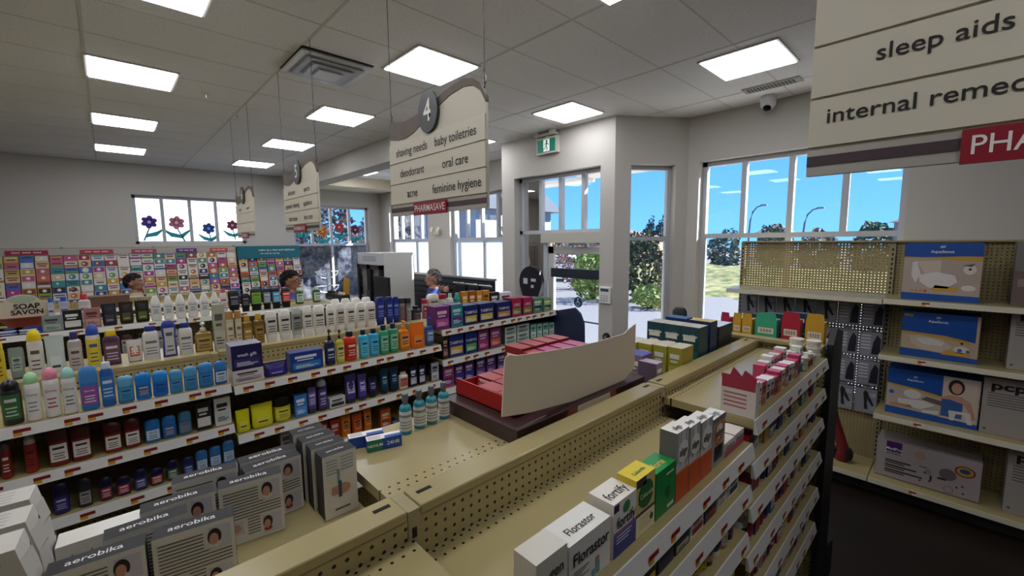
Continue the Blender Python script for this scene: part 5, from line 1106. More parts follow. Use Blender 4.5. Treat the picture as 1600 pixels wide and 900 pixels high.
# grey support-brace packs hanging on the perforated panel
pk0 = None; PGX = [M('909096', .45), M('1e1e24', .5), M('d0d0d2', .5), M('9a9aa0', .5), M('4a4a50', .5)]
def brace_pack(v):
    t = empty('brace_pack'); w, d, h = .155, .05, .225
    MB().box(-w / 2, -d / 2, 0, w / 2, d / 2, h, 4, front=0).build('body', PGX, t)
    b = MB()
    if v == 0:
        poly(b, [(.45, .15), (.62, .15), (.55, .45), (.62, .80), (.45, .95), (.36, .80), (.42, .5)], w, d, h, 1, 1); poly(b, [(.58, .55), (.8, .30), (.88, .36), (.62, .75)], w, d, h, 1, 1); face_strip(b, [(.62, .78, .95, .82, 2, 2), (.66, .70, .95, .73, 2, 2), (.7, .1, .97, .5, 3, 0)], w, d, h)
    else:
        poly(b, [(.55, .10), (.95, .10), (.95, .75), (.78, .9), (.62, .6)], w, d, h, 1, 1)
        for k in range(5): face_strip(b, [(.06, .82 - .13 * k, .5, .88 - .13 * k, 2, 2)], w, d, h)
        face_strip(b, [(.1, .05, .5, .2, 3, 1)], w, d, h)
    b.build('printed_front', PGX, t)
    MB().box(-.03, -.003, h, .03, .003, h + .022).build('hang_tab', PGX[3], t); MB().tube([(0, .045, h + .012), (0, -.06, h + .012), (0, -.066, h + .02)], .0025, 6).build('hook', M('9a9a9c', .3, .8), t); return t
bp = [brace_pack(0), brace_pack(1)]; used = [0, 0]
for i, z in enumerate((1.40, 1.13, .86, .60)):
    for j in range(7):
        v = 0 if (i == 0 and j < 5) or i == 3 else 1
        r_ = bp[v] if not used[v] else dup_tree(bp[v]); used[v] = 1
        r_.location = (-1.56 + .172 * j, 5.0, z)
        tag(r_, 'grey hanging brace pack, %s row from top, %s from left on the perforated panel' % (ORD[i], ORD[j]), 'pack', 'grey brace packs')
ft = empty('sock_display', (-.63, 4.78, .161), PI - .35); tag(ft, 'red and black display foot wearing a sock on the lowest wall shelf', 'foot model')
MB().loft([(.0, .05, .04, .02, 0), (.05, .055, .045, .01, 0), (.09, .05, .045, -.0, 0), (.15, .046, .045, .02, 0), (.24, .05, .05, .06, 0), (.36, .056, .056, .115, 0), (.46, .06, .06, .15, 0)], 16).build('leg', M('6e1512', .85), ft)
MB().loft([(.004, .04, .03, .0, 0), (.02, .05, .042, .01, 0), (.06, .055, .045, .01, 0), (.10, .045, .04, .0, 0)], 14, cx=.085).build('toe_cap', M('241618', .85), ft)
MB().loft([(.03, .02, .035, .0, 0), (.06, .03, .04, .0, 0), (.10, .03, .046, .0, 0), (.13, .02, .04, .012, 0)], 14, cx=-.04).build('heel_patch', M('1c1214', .85), ft)

# ================================================================== GREETING CARD WALL
CR = empty('card_rack', (0, 0, 0)); tag(CR, 'long greeting card rack on the left wall under the flower window', 'rack')
MB().box(-10.79, -2.0, .1, -10.74, 2.02, 2.15).build('back_panel', M('a89c8c', .6), CR)
for r in range(10):
    z = 1.86 - .108 * r; MB().box(-10.735 + .03 * r, -2.0, z - .012, -10.694 + .03 * r, 2.015, z - .003).box(-10.698 + .03 * r, -2.0, z - .012, -10.694 + .03 * r, 2.015, z + .008).build('card_tier', M('a89a92', .5), CR)
for y in (-1.78, -.56, .66, 1.98): MB().box(-10.74, y - .02, .1, -10.722, y + .02, 2.16).build('upright', M('8a8078', .5), CR)
for ya, yb, c in ((-1.20, -.72, 'a81c38'), (-.34, .09, 'b83a48'), (.34, .70, 'b04a68'), (1.0, 1.33, '5a2a8a'), (1.55, 1.86, 'c8584a')):
    hd = MB().box(-10.70, ya, 2.035, -10.69, yb, 2.11).build('header_strip', M(c, .5), CR); b = MB()
    n = 14
    for k in range(n):
        if k % 5 == 4: continue
        y = ya + (yb - ya) * (.15 + .7 * k / n); b.box(-10.69, y, 2.062, -10.688, y + (yb - ya) * .035, 2.085)
    b.build('header_print', M('e8d0cc', .5), hd)
MB().box(-10.71, -2.0, 2.02, -10.705, 2.0, 2.13).build('header_rail', M('b8b0a4', .5), CR)
CT = empty('card_rack', (0, 0, 0)); tag(CT, 'greeting card rack with a teal header sign beside the far window', 'rack')
MB().box(-10.79, 2.03, .1, -10.74, 3.30, 2.12).build('back_panel', M('2a2a2c', .6), CT)
th = MB().box(-10.71, 2.03, 1.87, -10.68, 3.29, 2.14).build('header_sign', M('0f6a78', .45), CT)
text('make up a date and celebrate', .062, AT, th, (-10.678, 2.80, 2.05), (PI / 2, 0, PI / 2), bold=.012); text('fun cards for any day', .045, AT, th, (-10.678, 2.66, 1.975), (PI / 2, 0, PI / 2), bold=.012)
for r in range(9):
    z = 1.74 - .108 * r; MB().box(-10.735 + .03 * r, 2.03, z - .012, -10.694 + .03 * r, 3.29, z - .003).build('card_tier', M('3a3a3c', .5), CT)
CC = [('c8a030', 'yellow'), ('ded6c8', 'cream'), ('a8283a', 'red'), ('2a3a78', 'navy'), ('b85a7a', 'pink'), ('3a6ab0', 'blue'), ('d8d4d0', 'white'), ('c86a3a', 'orange'), ('6a9a4a', 'green'), ('a83a8a', 'magenta'), ('d8b890', 'tan'), ('3a8a8a', 'teal'), ('2a2428', 'black'), ('8a4a3a', 'brown')]
_CM = {}
def card_mesh(c, a, v):
    if (c, a, v) in _CM: return _CM[(c, a, v)]
    b = MB(); w, h = .158, .165; b.box(-w / 2, -.002, 0, w / 2, .002, h, 0); y = -.0026
    P = lambda u0, v0, u1, v1, m: b.face([((u0 - .5) * w, y, v0 * h), ((u1 - .5) * w, y, v0 * h), ((u1 - .5) * w, y, v1 * h), ((u0 - .5) * w, y, v1 * h)], m)
    if v == 0: P(.06, .42, .94, .95, 1); disc(b, .5, .70, w * .16, w, .004, h, 2, 2)
    elif v == 1: P(.1, .75, .9, .88, 1); P(.2, .55, .8, .65, 2)
    elif v == 2: disc(b, .5, .68, w * .28, w, .004, h, 1, 1); disc(b, .42, .70, w * .1, w, .004, h, 2, 2)
    else: P(.0, .40, 1, .62, 1); P(.15, .74, .85, .84, 2)
    _CM[(c, a, v)] = b.mesh('greeting_card', [M(c, .5), M(a, .5), M('2a2428' if v % 2 else 'e8e2d8', .5)]); return _CM[(c, a, v)]
def cards(y0, n, pitch, ztop, rows_, where, grp, skip=()):
    rr = random.Random(n)
    for r in range(rows_):
        pal = rr.sample(range(len(CC)), 8)
        for k in range(n):
            if (r, k) in skip: continue
            ci = pal[rr.randrange(8)] if rr.random() < .5 else rr.choice((1, 6, 6, 10)); c, nm = CC[ci]; a = CC[rr.randrange(len(CC))][0]
            o = bpy.data.objects.new('greeting_card', card_mesh(c, a, rr.randrange(4))); COL.objects.link(o)
            o.location = (-10.702 + .03 * r, y0 + pitch * (k + .5), ztop - .108 * r - .0015); o.rotation_euler = (-.10, 0, PI / 2)
            tag(o, '%s greeting card, %s row from top, %s from left %s' % (nm, ORD[r], ORD[k], where), 'card', grp)
            if r == 5 and k == 5 and n > 10: text('HA', .085, INK, o, (0, -.004, .10), bold=.02)
cards(-1.40, 20, .170, 1.86, 8, 'on the long card rack', 'greeting cards on the long rack')
cards(2.04, 7, .178, 1.74, 7, 'under the teal header', 'greeting cards under the teal header')

# ================================================================== FLOWER STICKERS
def flower(u, v, s, c, cc, label, lean, leaf, xw=-10.925):
    t = empty('flower_sticker', (xw, u, v)); t.rotation_euler = (0, 0, PI / 2); tag(t, label, 'sticker', 'flower window stickers')
    m = M(c, .5)
    for k in range(6):
        a = k * PI / 3 + .4; p = MB(); pts = []
        for i in range(12):
            q = 2 * PI * i / 12; x, y = .056 * s * (1.0 + math.cos(q)) + .018 * s, .047 * s * math.sin(q); pts.append((x * math.cos(a) - y * math.sin(a), x * math.sin(a) + y * math.cos(a)))
        p.prism(pts, 'y', -.0015, 0); p.build('petal', m, t)
    MB().prism([(.03 * s * math.cos(q * .524), .03 * s * math.sin(q * .524)) for q in range(12)], 'y', -.003, 0).build('flower_centre', M(cc, .5), t)
    MB().prism([(-.012 * s, -.10 * s), (.012 * s, -.10 * s), (lean + .016 * s, -.36 * s), (lean - .016 * s, -.36 * s)], 'y', -.001, .0005).build('stem', M('1a8a96', .5), t)
    for sg in leaf:
        b = [(lean * .7, -.30 * s), (sg * .10 * s, -.27 * s), (sg * .19 * s, -.17 * s), (sg * .22 * s, -.11 * s), (sg * .10 * s, -.18 * s), (lean * .4 + sg * .01, -.22 * s)]
        MB().prism(b, 'y', -.001, .0005).build('leaf', M('22a0a8', .5), t)
def fl(px, py, *a): p = at_x(px, py, -10.925); flower(p.y, p.z, *a)
fl(233, 347, 1.0, '4a2a98', 'd8b0d8', 'purple flower sticker with one leaf, leftmost on the flower window', -.10, (1,))
fl(276, 348, 1.05, 'c87a98', 'e8b8a0', 'pink flower sticker, second pane of the flower window', .11, (1, -1))
fl(326, 357, .9, '1a4aa8', '8ab0e0', 'blue flower sticker, third pane of the flower window', .05, (1, -1))
fl(363, 352, .85, '8a2a5a', 'e8c0a0', 'maroon flower sticker beside the pale hanging sign', .04, (1, -1))
fl(472, 350, 1.1, 'c05a8a', 'e8c0a0', 'flower sticker half hidden by sign 5, showing teal leaves', .03, (1, -1))
fl(504, 362, 1.0, 'e07a1c', 'e8b040', 'orange flower sticker on the far right window', -.04, (1, -1))
fl(530, 355, 1.0, 'c8324a', 'e8c050', 'red flower sticker on the far right window', -.02, (1, -1))
fl(555, 359, 1.0, '6a1c6a', 'e8c050', 'dark purple flower sticker on the far right window', .02, (1, -1))

# ================================================================== CHECKOUT CORNER
CL = empty('drinks_cooler', (-7.77, 3.94, 0)); tag(CL, 'tall white drinks cooler with glass doors at the checkout', 'cooler')
w, d = .98, .67
MB().box(-w / 2, -d / 2 + .06, 0, w / 2, d / 2, 2.0).build('cabinet', M('d9d6cd', .4), CL)
MB().box(-w / 2, -d / 2, 1.78, w / 2, -d / 2 + .06, 2.0).build('header', M('c8c9cc', .4), CL)
b = MB()
for k in range(3): b.box(-.25, -d / 2 - .004, 1.85 + .035 * k, .3, -d / 2 - .0005, 1.865 + .035 * k)
b.build('header_print', M('8a8c92', .4), CL)
MB().box(-w / 2, -d / 2, .05, w / 2, -d / 2 + .06, .28).build('grille', M('2a2a2c', .5), CL)
for sg in (-1, 1):
    x0_, x1_ = (-w / 2, -.005) if sg < 0 else (.005, w / 2); b = MB()
    b.box(x0_, -d / 2 - .02, .28, x0_ + .07, -d / 2 + .05, 1.78).box(x1_ - .07, -d / 2 - .02, .28, x1_, -d / 2 + .05, 1.78).box(x0_, -d / 2 - .02, 1.70, x1_, -d / 2 + .05, 1.78).box(x0_, -d / 2 - .02, .28, x1_, -d / 2 + .05, .36)
    dr_ = b.build('door', M('15161a', .4), CL)
    MB().face([(x0_ + .07, -d / 2, .36), (x1_ - .07, -d / 2, .36), (x1_ - .07, -d / 2, 1.70), (x0_ + .07, -d / 2, 1.70)]).build('pane', GLASS, dr_)
    MB().tube([(-sg * -.045 * -1, -d / 2 - .04, .8), (-sg * -.045 * -1, -d / 2 - .04, 1.3)], .012, 8).build('handle', M('8a8c90', .3, .8), dr_)
    b = MB()
    for z in (.6, .85, 1.1, 1.35, 1.58): b.box(x0_ + .08, -d / 2 + .035, z, x1_ - .08, -d / 2 + .055, z + .015)
    b.build('wire_shelf', M('b8c4c0', .4), dr_)
cn = empty('checkout_counter', (-8.05, 3.2, 0)); tag(cn, 'pale topped checkout counter beneath the drinks cooler', 'counter')
MB().box(-.72, -.25, .05, .72, .25, 1.06).build('body', M('3a3a40', .5), cn); MB().box(-.76, -.29, 1.06, .76, .29, 1.10).build('worktop', M('d0ccc4', .35), cn)
MB().box(-.70, -.24, 0, .70, .24, .05).build('plinth', BLACK, cn)
yd = empty('counter_display', (-8.0, 3.15, 1.101)); tag(yd, 'yellow cardboard counter display box with open lid at the checkout', 'display')
MB().box(-.13, -.10, 0, .13, .10, .13).build('tray', M('1c1a20', .5), yd); MB().prism([(-.13, .13), (.13, .13), (.17, .42), (-.06, .44), (-.10, .30)], 'y', .08, .095).build('header_card', M('c8902a', .5), yd)
b = MB(); [b.loft([(.13, .035, .035), (.17, .025, .025)], 10, cx=-.08 + .08 * k) for k in range(3)]; b.build('wrapped_goods', M('d8c8a8', .5), yd)
o = MB().box(-.18, -.08, 0, .18, .08, .12).box(-.14, -.05, .12, -.02, .05, .16).build('goods_tray', [M('241c1c', .5)], None, (-8.42, 3.15, 1.101)); tag(o, 'dark tray of small goods on the counter left of the yellow display', 'tray')
mo = empty('monitor', (-6.95, 3.45, 0)); tag(mo, 'black screen back in front of the drinks cooler', 'monitor')
MB().box(-.26, -.02, 1.17, .26, .02, 1.60).build('screen', M('14161c', .4), mo); MB().box(-.03, -.02, 1.0, .03, .02, 1.2).box(-.30, -.2, 0, .30, .2, 1.0).build('stand', M('2c2c32', .5), mo)
rc = empty('wire_rack', (-10.35, 3.75, 0)); tag(rc, 'dark wire display stand with curved scroll arms before the far window', 'rack')
b = MB(); b.tube([(0, 0, .02), (0, 0, 1.62)], .012, 6)
for z in (1.18, 1.52):
    b.tube([(0, .26 * math.cos(PI * k / 12), z - .16 * math.sin(PI * k / 12)) for k in range(13)], .012, 6); b.tube([(0, -.27, z), (0, .27, z)], .01, 6)
b.build('wire_frame', M('b8c0cc', .3, .6), rc); MB().loft([(0, .2, .2), (.02, .2, .2)], 18).build('base', BLACK, rc)
SW = empty('slatwall_display', (-6.50, 4.50, 0)); tag(SW, 'black slatwall partition behind the man in blue', 'display')
MB().box(-1.24, 0, .02, 1.28, .06, 1.56).build('core', M('101014', .6), SW)
for k in range(14): MB().box(-1.27, -.018, .08 + k * .105, 1.27, -.001, .165 + k * .105).build('slat', M('2a2a32', .45), SW)
MB().box(-1.30, -.02, 1.56, 1.30, .07, 1.59).build('top_trim', M('7a7c82', .4), SW); MB().box(-1.31, -.04, .0, -1.27, .08, 1.95).build('post', M('5a5a62', .4), SW)
for k in range(3):
    hb = empty('hanging_case', (-5.98 + .36 * k, 4.435, 1.22)); tag(hb, 'black case with a white hanger bar on the slatwall, %s from left' % ORD[k], 'case', 'black cases on the slatwall')
    MB().box(-.14, -.03, 0, .14, .03, .24).build('body', M('17171c', .5), hb, bevel=.01); MB().tube([(-.16, -.05, .27), (.16, -.05, .27)], .010, 8).tube([(0, -.05, .27), (0, .045, .27)], .008, 6).build('hanger', M('d8dade', .3, .3), hb)
for k in range(4):
    hb = empty('round_pack', (-6.80 + .13 * k, 4.42, 1.33)); tag(hb, 'small round %s pack on the slatwall near the older person, %s from left' % (('white', 'brown', 'brown', 'brown')[k], ORD[k]), 'pack', 'round packs on the slatwall')
    MB().loft([(-.03, .05, .05), (.0, .06, .055), (.05, .045, .045), (.07, .02, .02)], 14).build('body', M(('d8d8da', 'a87a64', '8a5a48', 'b08a78')[k], .6), hb); MB().tube([(0, .0, .07), (0, .06, .09)], .004, 6).build('hook', M('9a9a9c', .3, .8), hb)
kb = empty('round_stand', (-4.15, 4.30, 0)); tag(kb, 'black round headed display stand with two small white labels by the entrance', 'stand')
pts = [(-.13, .06), (.13, .06), (.12, 1.30), (.15, 1.42)] + [(.215 * math.cos(a), 1.63 + .22 * math.sin(a)) for a in [-.55 + (PI + 1.1) * i / 18 for i in range(19)]] + [(-.15, 1.42), (-.12, 1.30)]
MB().prism(pts, 'y', -.03, .03).build('panel', M('17171c', .45), kb); MB().box(-.22, -.2, 0, .22, .2, .06).build('base', M('17171c', .5), kb)
MB().box(-.13, -.034, 1.60, -.05, -.031, 1.68).box(.02, -.034, 1.64, .11, -.031, 1.68).box(.02, -.034, 1.55, .07, -.031, 1.59).build('label', M('c8ccd4', .5), kb)

# ================================================================== PEOPLE
def remesh(mb, name, mats, parent, vox):
    o = mb.build(name, mats, parent); md = o.modifiers.new('r', 'REMESH'); md.mode = 'VOXEL'; md.voxel_size = vox; md.use_smooth_shade = True
    sm = o.modifiers.new('s', 'SMOOTH'); sm.iterations = 4; sm.factor = .5
    bpy.context.view_layer.update(); me = bpy.data.meshes.new_from_object(o.evaluated_get(bpy.context.evaluated_depsgraph_get())); o.modifiers.clear(); o.data = me
    me.materials.clear(); [me.materials.append(m) for m in (mats if isinstance(mats, list) else [mats])]; return o
def ellipsoid(b, c, r, n=16, m=0):
    b.loft([(c[2] + r[2] * math.sin(a), r[0] * math.cos(a), r[1] * math.cos(a)) for a in [-PI / 2 + .06 + (PI - .12) * i / 12 for i in range(13)]], n, 2, m, cx=c[0], cy=c[1])
def person(loc, rz, hgt, skin, hair, shirt, pants, label, short=False, glasses=False, headturn=0.0):
    t = empty('person', loc, rz); k = hgt / 1.76; t.scale = (k, k, k); tag(t, label, 'person')
    b = MB()
    b.loft([(.84, .13, .10), (.92, .165, .115), (1.04, .15, .105), (1.26, .175, .12), (1.39, .185, .105), (1.45, .13, .085), (1.49, .07, .07), (1.56, .056, .06)], 18, 2.3)
    for s in (-1, 1):
        b.tube([(s * .16, 0, 1.40), (s * .215, .01, 1.33), (s * .245, .03, 1.10), (s * .25, -.03, .90), (s * .245, -.05, .84)], [.055, .052, .043, .032, .027], 10)
        b.loft([(.73, .018, .036, s * .24, -.065), (.79, .022, .042, s * .243, -.06), (.85, .02, .03, s * .245, -.05)], 10)
        for j in range(4):
            fy = -.065 + (j - 1.5) * .021; L = (.068, .078, .072, .056)[j]
            b.tube([(s * .24, fy, .75), (s * .238, fy, .75 - L * .5), (s * .228, fy - .004, .75 - L)], [.0105, .0095, .008], 6)
        b.tube([(s * .24, -.092, .80), (s * .232, -.115, .77), (s * .226, -.118, .735)], [.013, .011, .009], 6)
        b.tube([(s * .09, 0, .90), (s * .10, -.01, .50), (s * .10, .02, .12), (s * .10, .02, .05)], [.088, .062, .042, .040], 12)
        b.loft([(.0, .04, .11, s * .10, -.045), (.05, .042, .10, s * .10, -.035), (.08, .036, .05, s * .10, .01)], 12)
    # head
    z0 = 1.655; ellipsoid(b, (0, .0, z0 + .02), (.074, .094, .098)); ellipsoid(b, (0, -.028, z0 - .055), (.055, .064, .062))
    b.loft([(z0 - .035, .016, .022, 0, -.098), (z0 - .01, .012, .016, 0, -.097), (z0 + .025, .006, .008, 0, -.090)], 8)
    for s in (-1, 1): ellipsoid(b, (s * .076, .012, z0 - .005), (.010, .022, .032), 8)
    ellipsoid(b, (0, -.086, z0 - .064), (.024, .012, .007), 8); ellipsoid(b, (0, -.085, z0 - .078), (.02, .012, .007), 8); ellipsoid(b, (0, -.088, z0 + .035), (.05, .01, .008), 10)
    body = remesh(b, 'body', M(skin, .55), t, .0085)
    for s in (-1, 1):
        e = MB(); ellipsoid(e, (s * .030, -.083, z0 + .012), (.013, .010, .009), 10); e = e.build('eye', M('dcd6d0', .3), t)
        i_ = MB(); ellipsoid(i_, (s * .030, -.091, z0 + .012), (.006, .004, .006), 8); i_.build('iris', M('20140e', .3), e)
        br = MB(); br.tube([(s * .012, -.092, z0 + .034), (s * .030, -.093, z0 + .040), (s * .050, -.080, z0 + .034)], [.004, .005, .003], 6); br.build('eyebrow', M(hair, .7), t)
    m_ = MB(); ellipsoid(m_, (0, -.097, z0 - .071), (.022, .003, .0022), 8); m_.build('mouth', M('5a2a24', .6), t)
    h = MB(); nz, na = 12, 24; g = {}
    for i in range(nz + 1):
        a = -PI / 2 + PI * i / nz
        for j in range(na):
            q = 2 * PI * j / na; n_ = 1.0 + .016 * noise.noise(Vector((math.cos(q) * 5, math.sin(q) * 5, i * .9)))
            f = 1.045 if short else 1.085
            g[i, j] = (f * n_ * .076 * math.cos(a) * math.cos(q), .004 + f * n_ * .096 * math.cos(a) * math.sin(q), z0 + .022 + f * n_ * .100 * math.sin(a))
    line = lambda y: (z0 + .088 - (y + .09) * .55) if y < 0 else z0 + .038 - y * 1.15
    for i in range(nz):
        for j in range(na):
            P = [g[i, j], g[i, (j + 1) % na], g[i + 1, (j + 1) % na], g[i + 1, j]]
            if sum(p[2] for p in P) / 4 > line(sum(p[1] for p in P) / 4): h.face(P, 0, True)
    ho = h.build('hair', M(hair, .75), t); sd = ho.modifiers.new('thick', 'SOLIDIFY'); sd.thickness = .014; sd.offset = -1
    s_ = MB(); s_.loft([(.86, .17, .125), (.95, .172, .125), (1.06, .162, .118), (1.26, .187, .132), (1.39, .198, .117), (1.45, .145, .098), (1.485, .085, .082), (1.505, .072, .074)], 18, 2.3)
    for s in (-1, 1): s_.tube([(s * .15, 0, 1.40), (s * .215, .01, 1.34), (s * .236, .02, 1.20), (s * .242, .025, 1.14)], [.066, .066, .058, .058], 12)
    sh = remesh(s_, 'shirt', M(shirt, .8), t, .013)
    co = MB().loft([(1.475, .088, .086), (1.50, .080, .08), (1.53, .070, .074), (1.505, .074, .078), (1.48, .09, .09)], 16, caps=False); co.build('collar', M(shirt, .8), sh)
    p_ = MB(); p_.loft([(.80, .16, .118), (.90, .176, .128), (.99, .168, .122)], 18, 2.3)
    for s in (-1, 1): p_.tube([(s * .088, 0, .86), (s * .10, -.01, .50), (s * .10, .02, .09)], [.098, .076, .062], 12)
    remesh(p_, 'trousers', M(pants, .8), t, .015)
    for s in (-1, 1): MB().loft([(.0, .052, .13, 0, -.01), (.025, .054, .135, 0, -.01), (.06, .05, .115, 0, .0), (.09, .044, .06, 0, .045)], 14, 2.4).build('shoe', M('1c1a1a', .5), t, (s * .10, -.04, 0))
    if glasses:
        gl = MB()
        for s in (-1, 1): gl.tube([(s * .031 + .019 * math.cos(a * PI / 6), -.101, z0 + .012 + .014 * math.sin(a * PI / 6)) for a in range(13)], .0018, 5); gl.tube([(s * .05, -.10, z0 + .015), (s * .078, -.03, z0 + .015), (s * .08, .02, z0 + .01)], .0018, 5)
        gl.build('glasses', M('1a1a1c', .3), t)
    return t
person((-7.85, .24, 0), PI - .40, 1.77, '9a6c54', '14100e', 'b0a690', '2a2a30', 'person with short black hair in a pale top, before the card wall at left')
person((-5.62, 1.60, 0), PI - .60, 1.84, '9a6a50', '0f0c0b', '3a4a98', '22242c', 'person with thick black hair and blue shirt collar, beyond the black bottles', glasses=True)
person((-5.02, 3.25, 0), -.42, 1.80, 'c08c76', '7c7674', '2c3f7c', '24262c', 'older person with short grey hair in a blue shirt before the slatwall', short=True)

# ================================================================== OUTSIDE
GA = M('74777d', .85, 0, 0, .15)
struct(MB().box(-4.95, 5.64, 3.36, -2.6, 6.8, 3.62).box(-4.9, 4.85, 3.36, -3.3, 5.64, 3.62).box(-6.62, 6.56, -.02, -6.55, 6.63, 3.36).box(-6.65, 6.4, 3.3, -4.9, 6.8, 3.36).build('added_canopy_and_post', M('d8d4cc', .6)))  # roof slabs added to block sun over the entrance, beside a white post outside
struct(MB().box(-60, YF + .25, -.25, 60, 120, -.05).box(-60, -60, -.25, XB - .25, YF + .25, -.05).build('ground', GA))
struct(MB().box(-30, YF + .2, -.2, 30, 7.4, -.02).build('sidewalk_ground', M('dcd9d2', .8)))
gm = bpy.data.materials.new('grass'); gm.use_nodes = True; nt, N, F = nodes_of(gm); p = nt.nodes['Principled BSDF']
t_ = N('ShaderNodeTexNoise'); t_.inputs['Scale'].default_value = 2.2; t_.inputs['Detail'].default_value = 8; r_ = N('ShaderNodeValToRGB')
r_.color_ramp.elements[0].position = .35; r_.color_ramp.elements[0].color = lin('3f5a28'); r_.color_ramp.elements[1].position = .65; r_.color_ramp.elements[1].color = lin('98946a')
tc_ = N('ShaderNodeTexCoord'); nt.links.new(tc_.outputs['Object'], t_.inputs['Vector']); nt.links.new(t_.outputs['Fac'], r_.inputs[0]); nt.links.new(r_.outputs[0], p.inputs['Base Color']); p.inputs['Roughness'].default_value = .9
def bank(y0, y1, h, name, label):
    b = MB(); nx = 60
    rows__ = [(y0, 0), (y0 + (y1 - y0) * .35, h * .35), (y0 + (y1 - y0) * .7, h * .85), (y1, h)]
    P = lambda i, r: (-13 + .6 * i, rows__[r][0] + .3 * noise.noise(Vector((i * .4, r, 1))), -.06 + rows__[r][1] + .12 * noise.noise(Vector((i * .5, r, 5))))
    for i in range(nx):
        for r in range(3): b.face([P(i, r), P(i + 1, r), P(i + 1, r + 1), P(i, r + 1)], 0, True)
    o = b.build(name, gm); tag(o, label, 'grass'); o['kind'] = 'stuff'
bank(16.9, 24, .9, 'grass_bank', 'dry green grass bank beyond the road outside the windows')
LEAFS = {}
def leafmat(c):
    if c in LEAFS: return LEAFS[c]
    m = M(c, .8, 0, 0, .3); LEAFS[c] = m; return m
def bush(x, y, z, rx, ry, rz, c, label, cat='bush', group=None, n=900, size=.16, name='bush', trunk=0.0):
    t = empty(name, (x, y, z)); tag(t, label, cat, group); rr = random.Random(int(x * 31 + y * 7)); b = MB()
    for i in range(n):
        u = rr.uniform(-1, 1); a = rr.uniform(0, 2 * PI); q = math.sqrt(1 - u * u); r = rr.uniform(.45, 1.0) ** .5
        nn = 1 + .35 * noise.noise(Vector((math.cos(a) * q * 1.7 + x, math.sin(a) * q * 1.7 + y, u * 1.7)))
        c0 = Vector((rx * q * math.cos(a) * r * nn, ry * q * math.sin(a) * r * nn, trunk + rz + rz * u * r * nn))
        d1 = Vector((rr.gauss(0, 1), rr.gauss(0, 1), rr.gauss(0, 1))).normalized(); d2 = d1.orthogonal().normalized(); s = size * rr.uniform(.5, 1.2)
        b.face([c0 - d1 * s, c0 + d2 * s * .5, c0 + d1 * s, c0 - d2 * s * .5], 0 if rr.random() < .7 else 1)
    b.build('foliage', [leafmat(c[0]), leafmat(c[1])], t)
    s = MB()
    for k in range(5): s.tube([(rr.uniform(-.1, .1) * rx, rr.uniform(-.1, .1) * ry, 0), (rr.uniform(-.5, .5) * rx, rr.uniform(-.5, .5) * ry, trunk + rz * 1.2)], [.05 + trunk * .02, .02], 6)
    s.build('stems', M('4a3a2c', .9), t)
G_ = [('56654a', '8a8f6e'), ('6a6658', '9a8f7c'), ('4a5a3c', '74804e'), ('7c6a5c', 'b09a86'), ('5c6a5e', '8c9a8a')]
k = 0
for i, x in enumerate([-21, -17.8, -14.8, -12, -9.4, -7.1, -5.0, -3.0, -1.0, 1.0, 3.0, 5.2, 7.4]):
    bush(x, 25.6 + (i % 2) * .7, -.05, 1.25 if x < -10 else .84, .9, 1.42 + .14 * (i % 2), G_[i % 5], 'grey green hedge bush beyond the road, %s from left outside' % ORD[i], 'bush', 'hedge bushes beyond the road', 1100, .15)
bush(x_for(13.6, 1, 932), 13.4, -.05, .8, .8, .95, ('6a8a3a', 'a0b060'), 'bright green round shrub seen through the entrance door', n=1000, size=.12)
bush(x_for(16.0, 1, 905), 15.9, -.05, 1.3, .8, 1.25, ('a88a84', 'c8a8a0'), 'pinkish bare shrub seen through the entrance door', n=900, size=.12)
bush(x_for(14.2, 1, 1008), 14.2, -.05, .75, .7, 1.2, ('2c3626', '59643c'), 'dark leafy shrub seen through the narrow window', n=1000, size=.11)
bush(x_for(13.0, .4, 1018), 12.9, -.05, .7, .5, .38, ('74904a', 'a8b070'), 'low bright shrub at the foot of the dark one outside the narrow window', n=800, size=.10)
for i, (x, y, s) in enumerate(((-17.5, 8.9, .9), (-14.6, 5.4, .85), (-20.5, 6.2, 1.1), (-15.2, 8.0, .8))):
    bush(x, y, -.05, 1.5 * s, 1.2 * s, 1.3 * s, (('3a4048', '6a7078'), ('4a4448', '8a8284'), ('30383c', '606a6c'), ('44484c', '80868a'))[i], 'leafy tree close outside the far window, %s in the row' % ORD[i], 'tree', 'trees outside the far window', 900, .12, 'tree', 1.4)
def house(x, y, w, d, hw, hr, rz, wallc, roofc, label, z=0, hip=True):
    t = empty('house', (x, y, z), rz); tag(t, label, 'building', 'houses in the distance')
    MB().box(-w / 2, -d / 2, -.1, w / 2, d / 2, hw).build('walls', M(wallc, .8), t)
    e = .45; b = MB(); r = w / 2 - (d / 2 if hip else -e); r = max(r, .3)
    A = [(-w / 2 - e, -d / 2 - e, hw), (w / 2 + e, -d / 2 - e, hw), (w / 2 + e, d / 2 + e, hw), (-w / 2 - e, d / 2 + e, hw)]; R1_, R2_ = (-r, 0, hw + hr), (r, 0, hw + hr)
    b.face([A[0], A[1], R2_, R1_]).face([A[2], A[3], R1_, R2_]).face([A[1], A[2], R2_]).face([A[3], A[0], R1_]).face(A[::-1]); b.build('roof', M(roofc, .8), t)
    for k in (-1, 1): 
        f = MB().box(k * w * .25 - .6, -d / 2 - .04, hw * .5, k * w * .25 + .6, -d / 2 - .005, hw * .5 + 1.2).build('window', M('e0e0e0', .5), t)
        MB().box(k * w * .25 - .52, -d / 2 - .05, hw * .5 + .08, k * w * .25 + .52, -d / 2 - .041, hw * .5 + 1.12).build('pane', M('3a4652', .15), f)
house(-16.2, 60, 3.4, 3.6, 2.9, 1.2, .15, 'b8b4ac', '75777c', 'grey hip roofed house on the skyline left of the first street lamp', -.05)
house(-2.4, 66, 6, 5, 4.0, 1.2, -.1, 'a89c90', '6a6664', 'wide grey house on the skyline at the right of the big window', -.05)
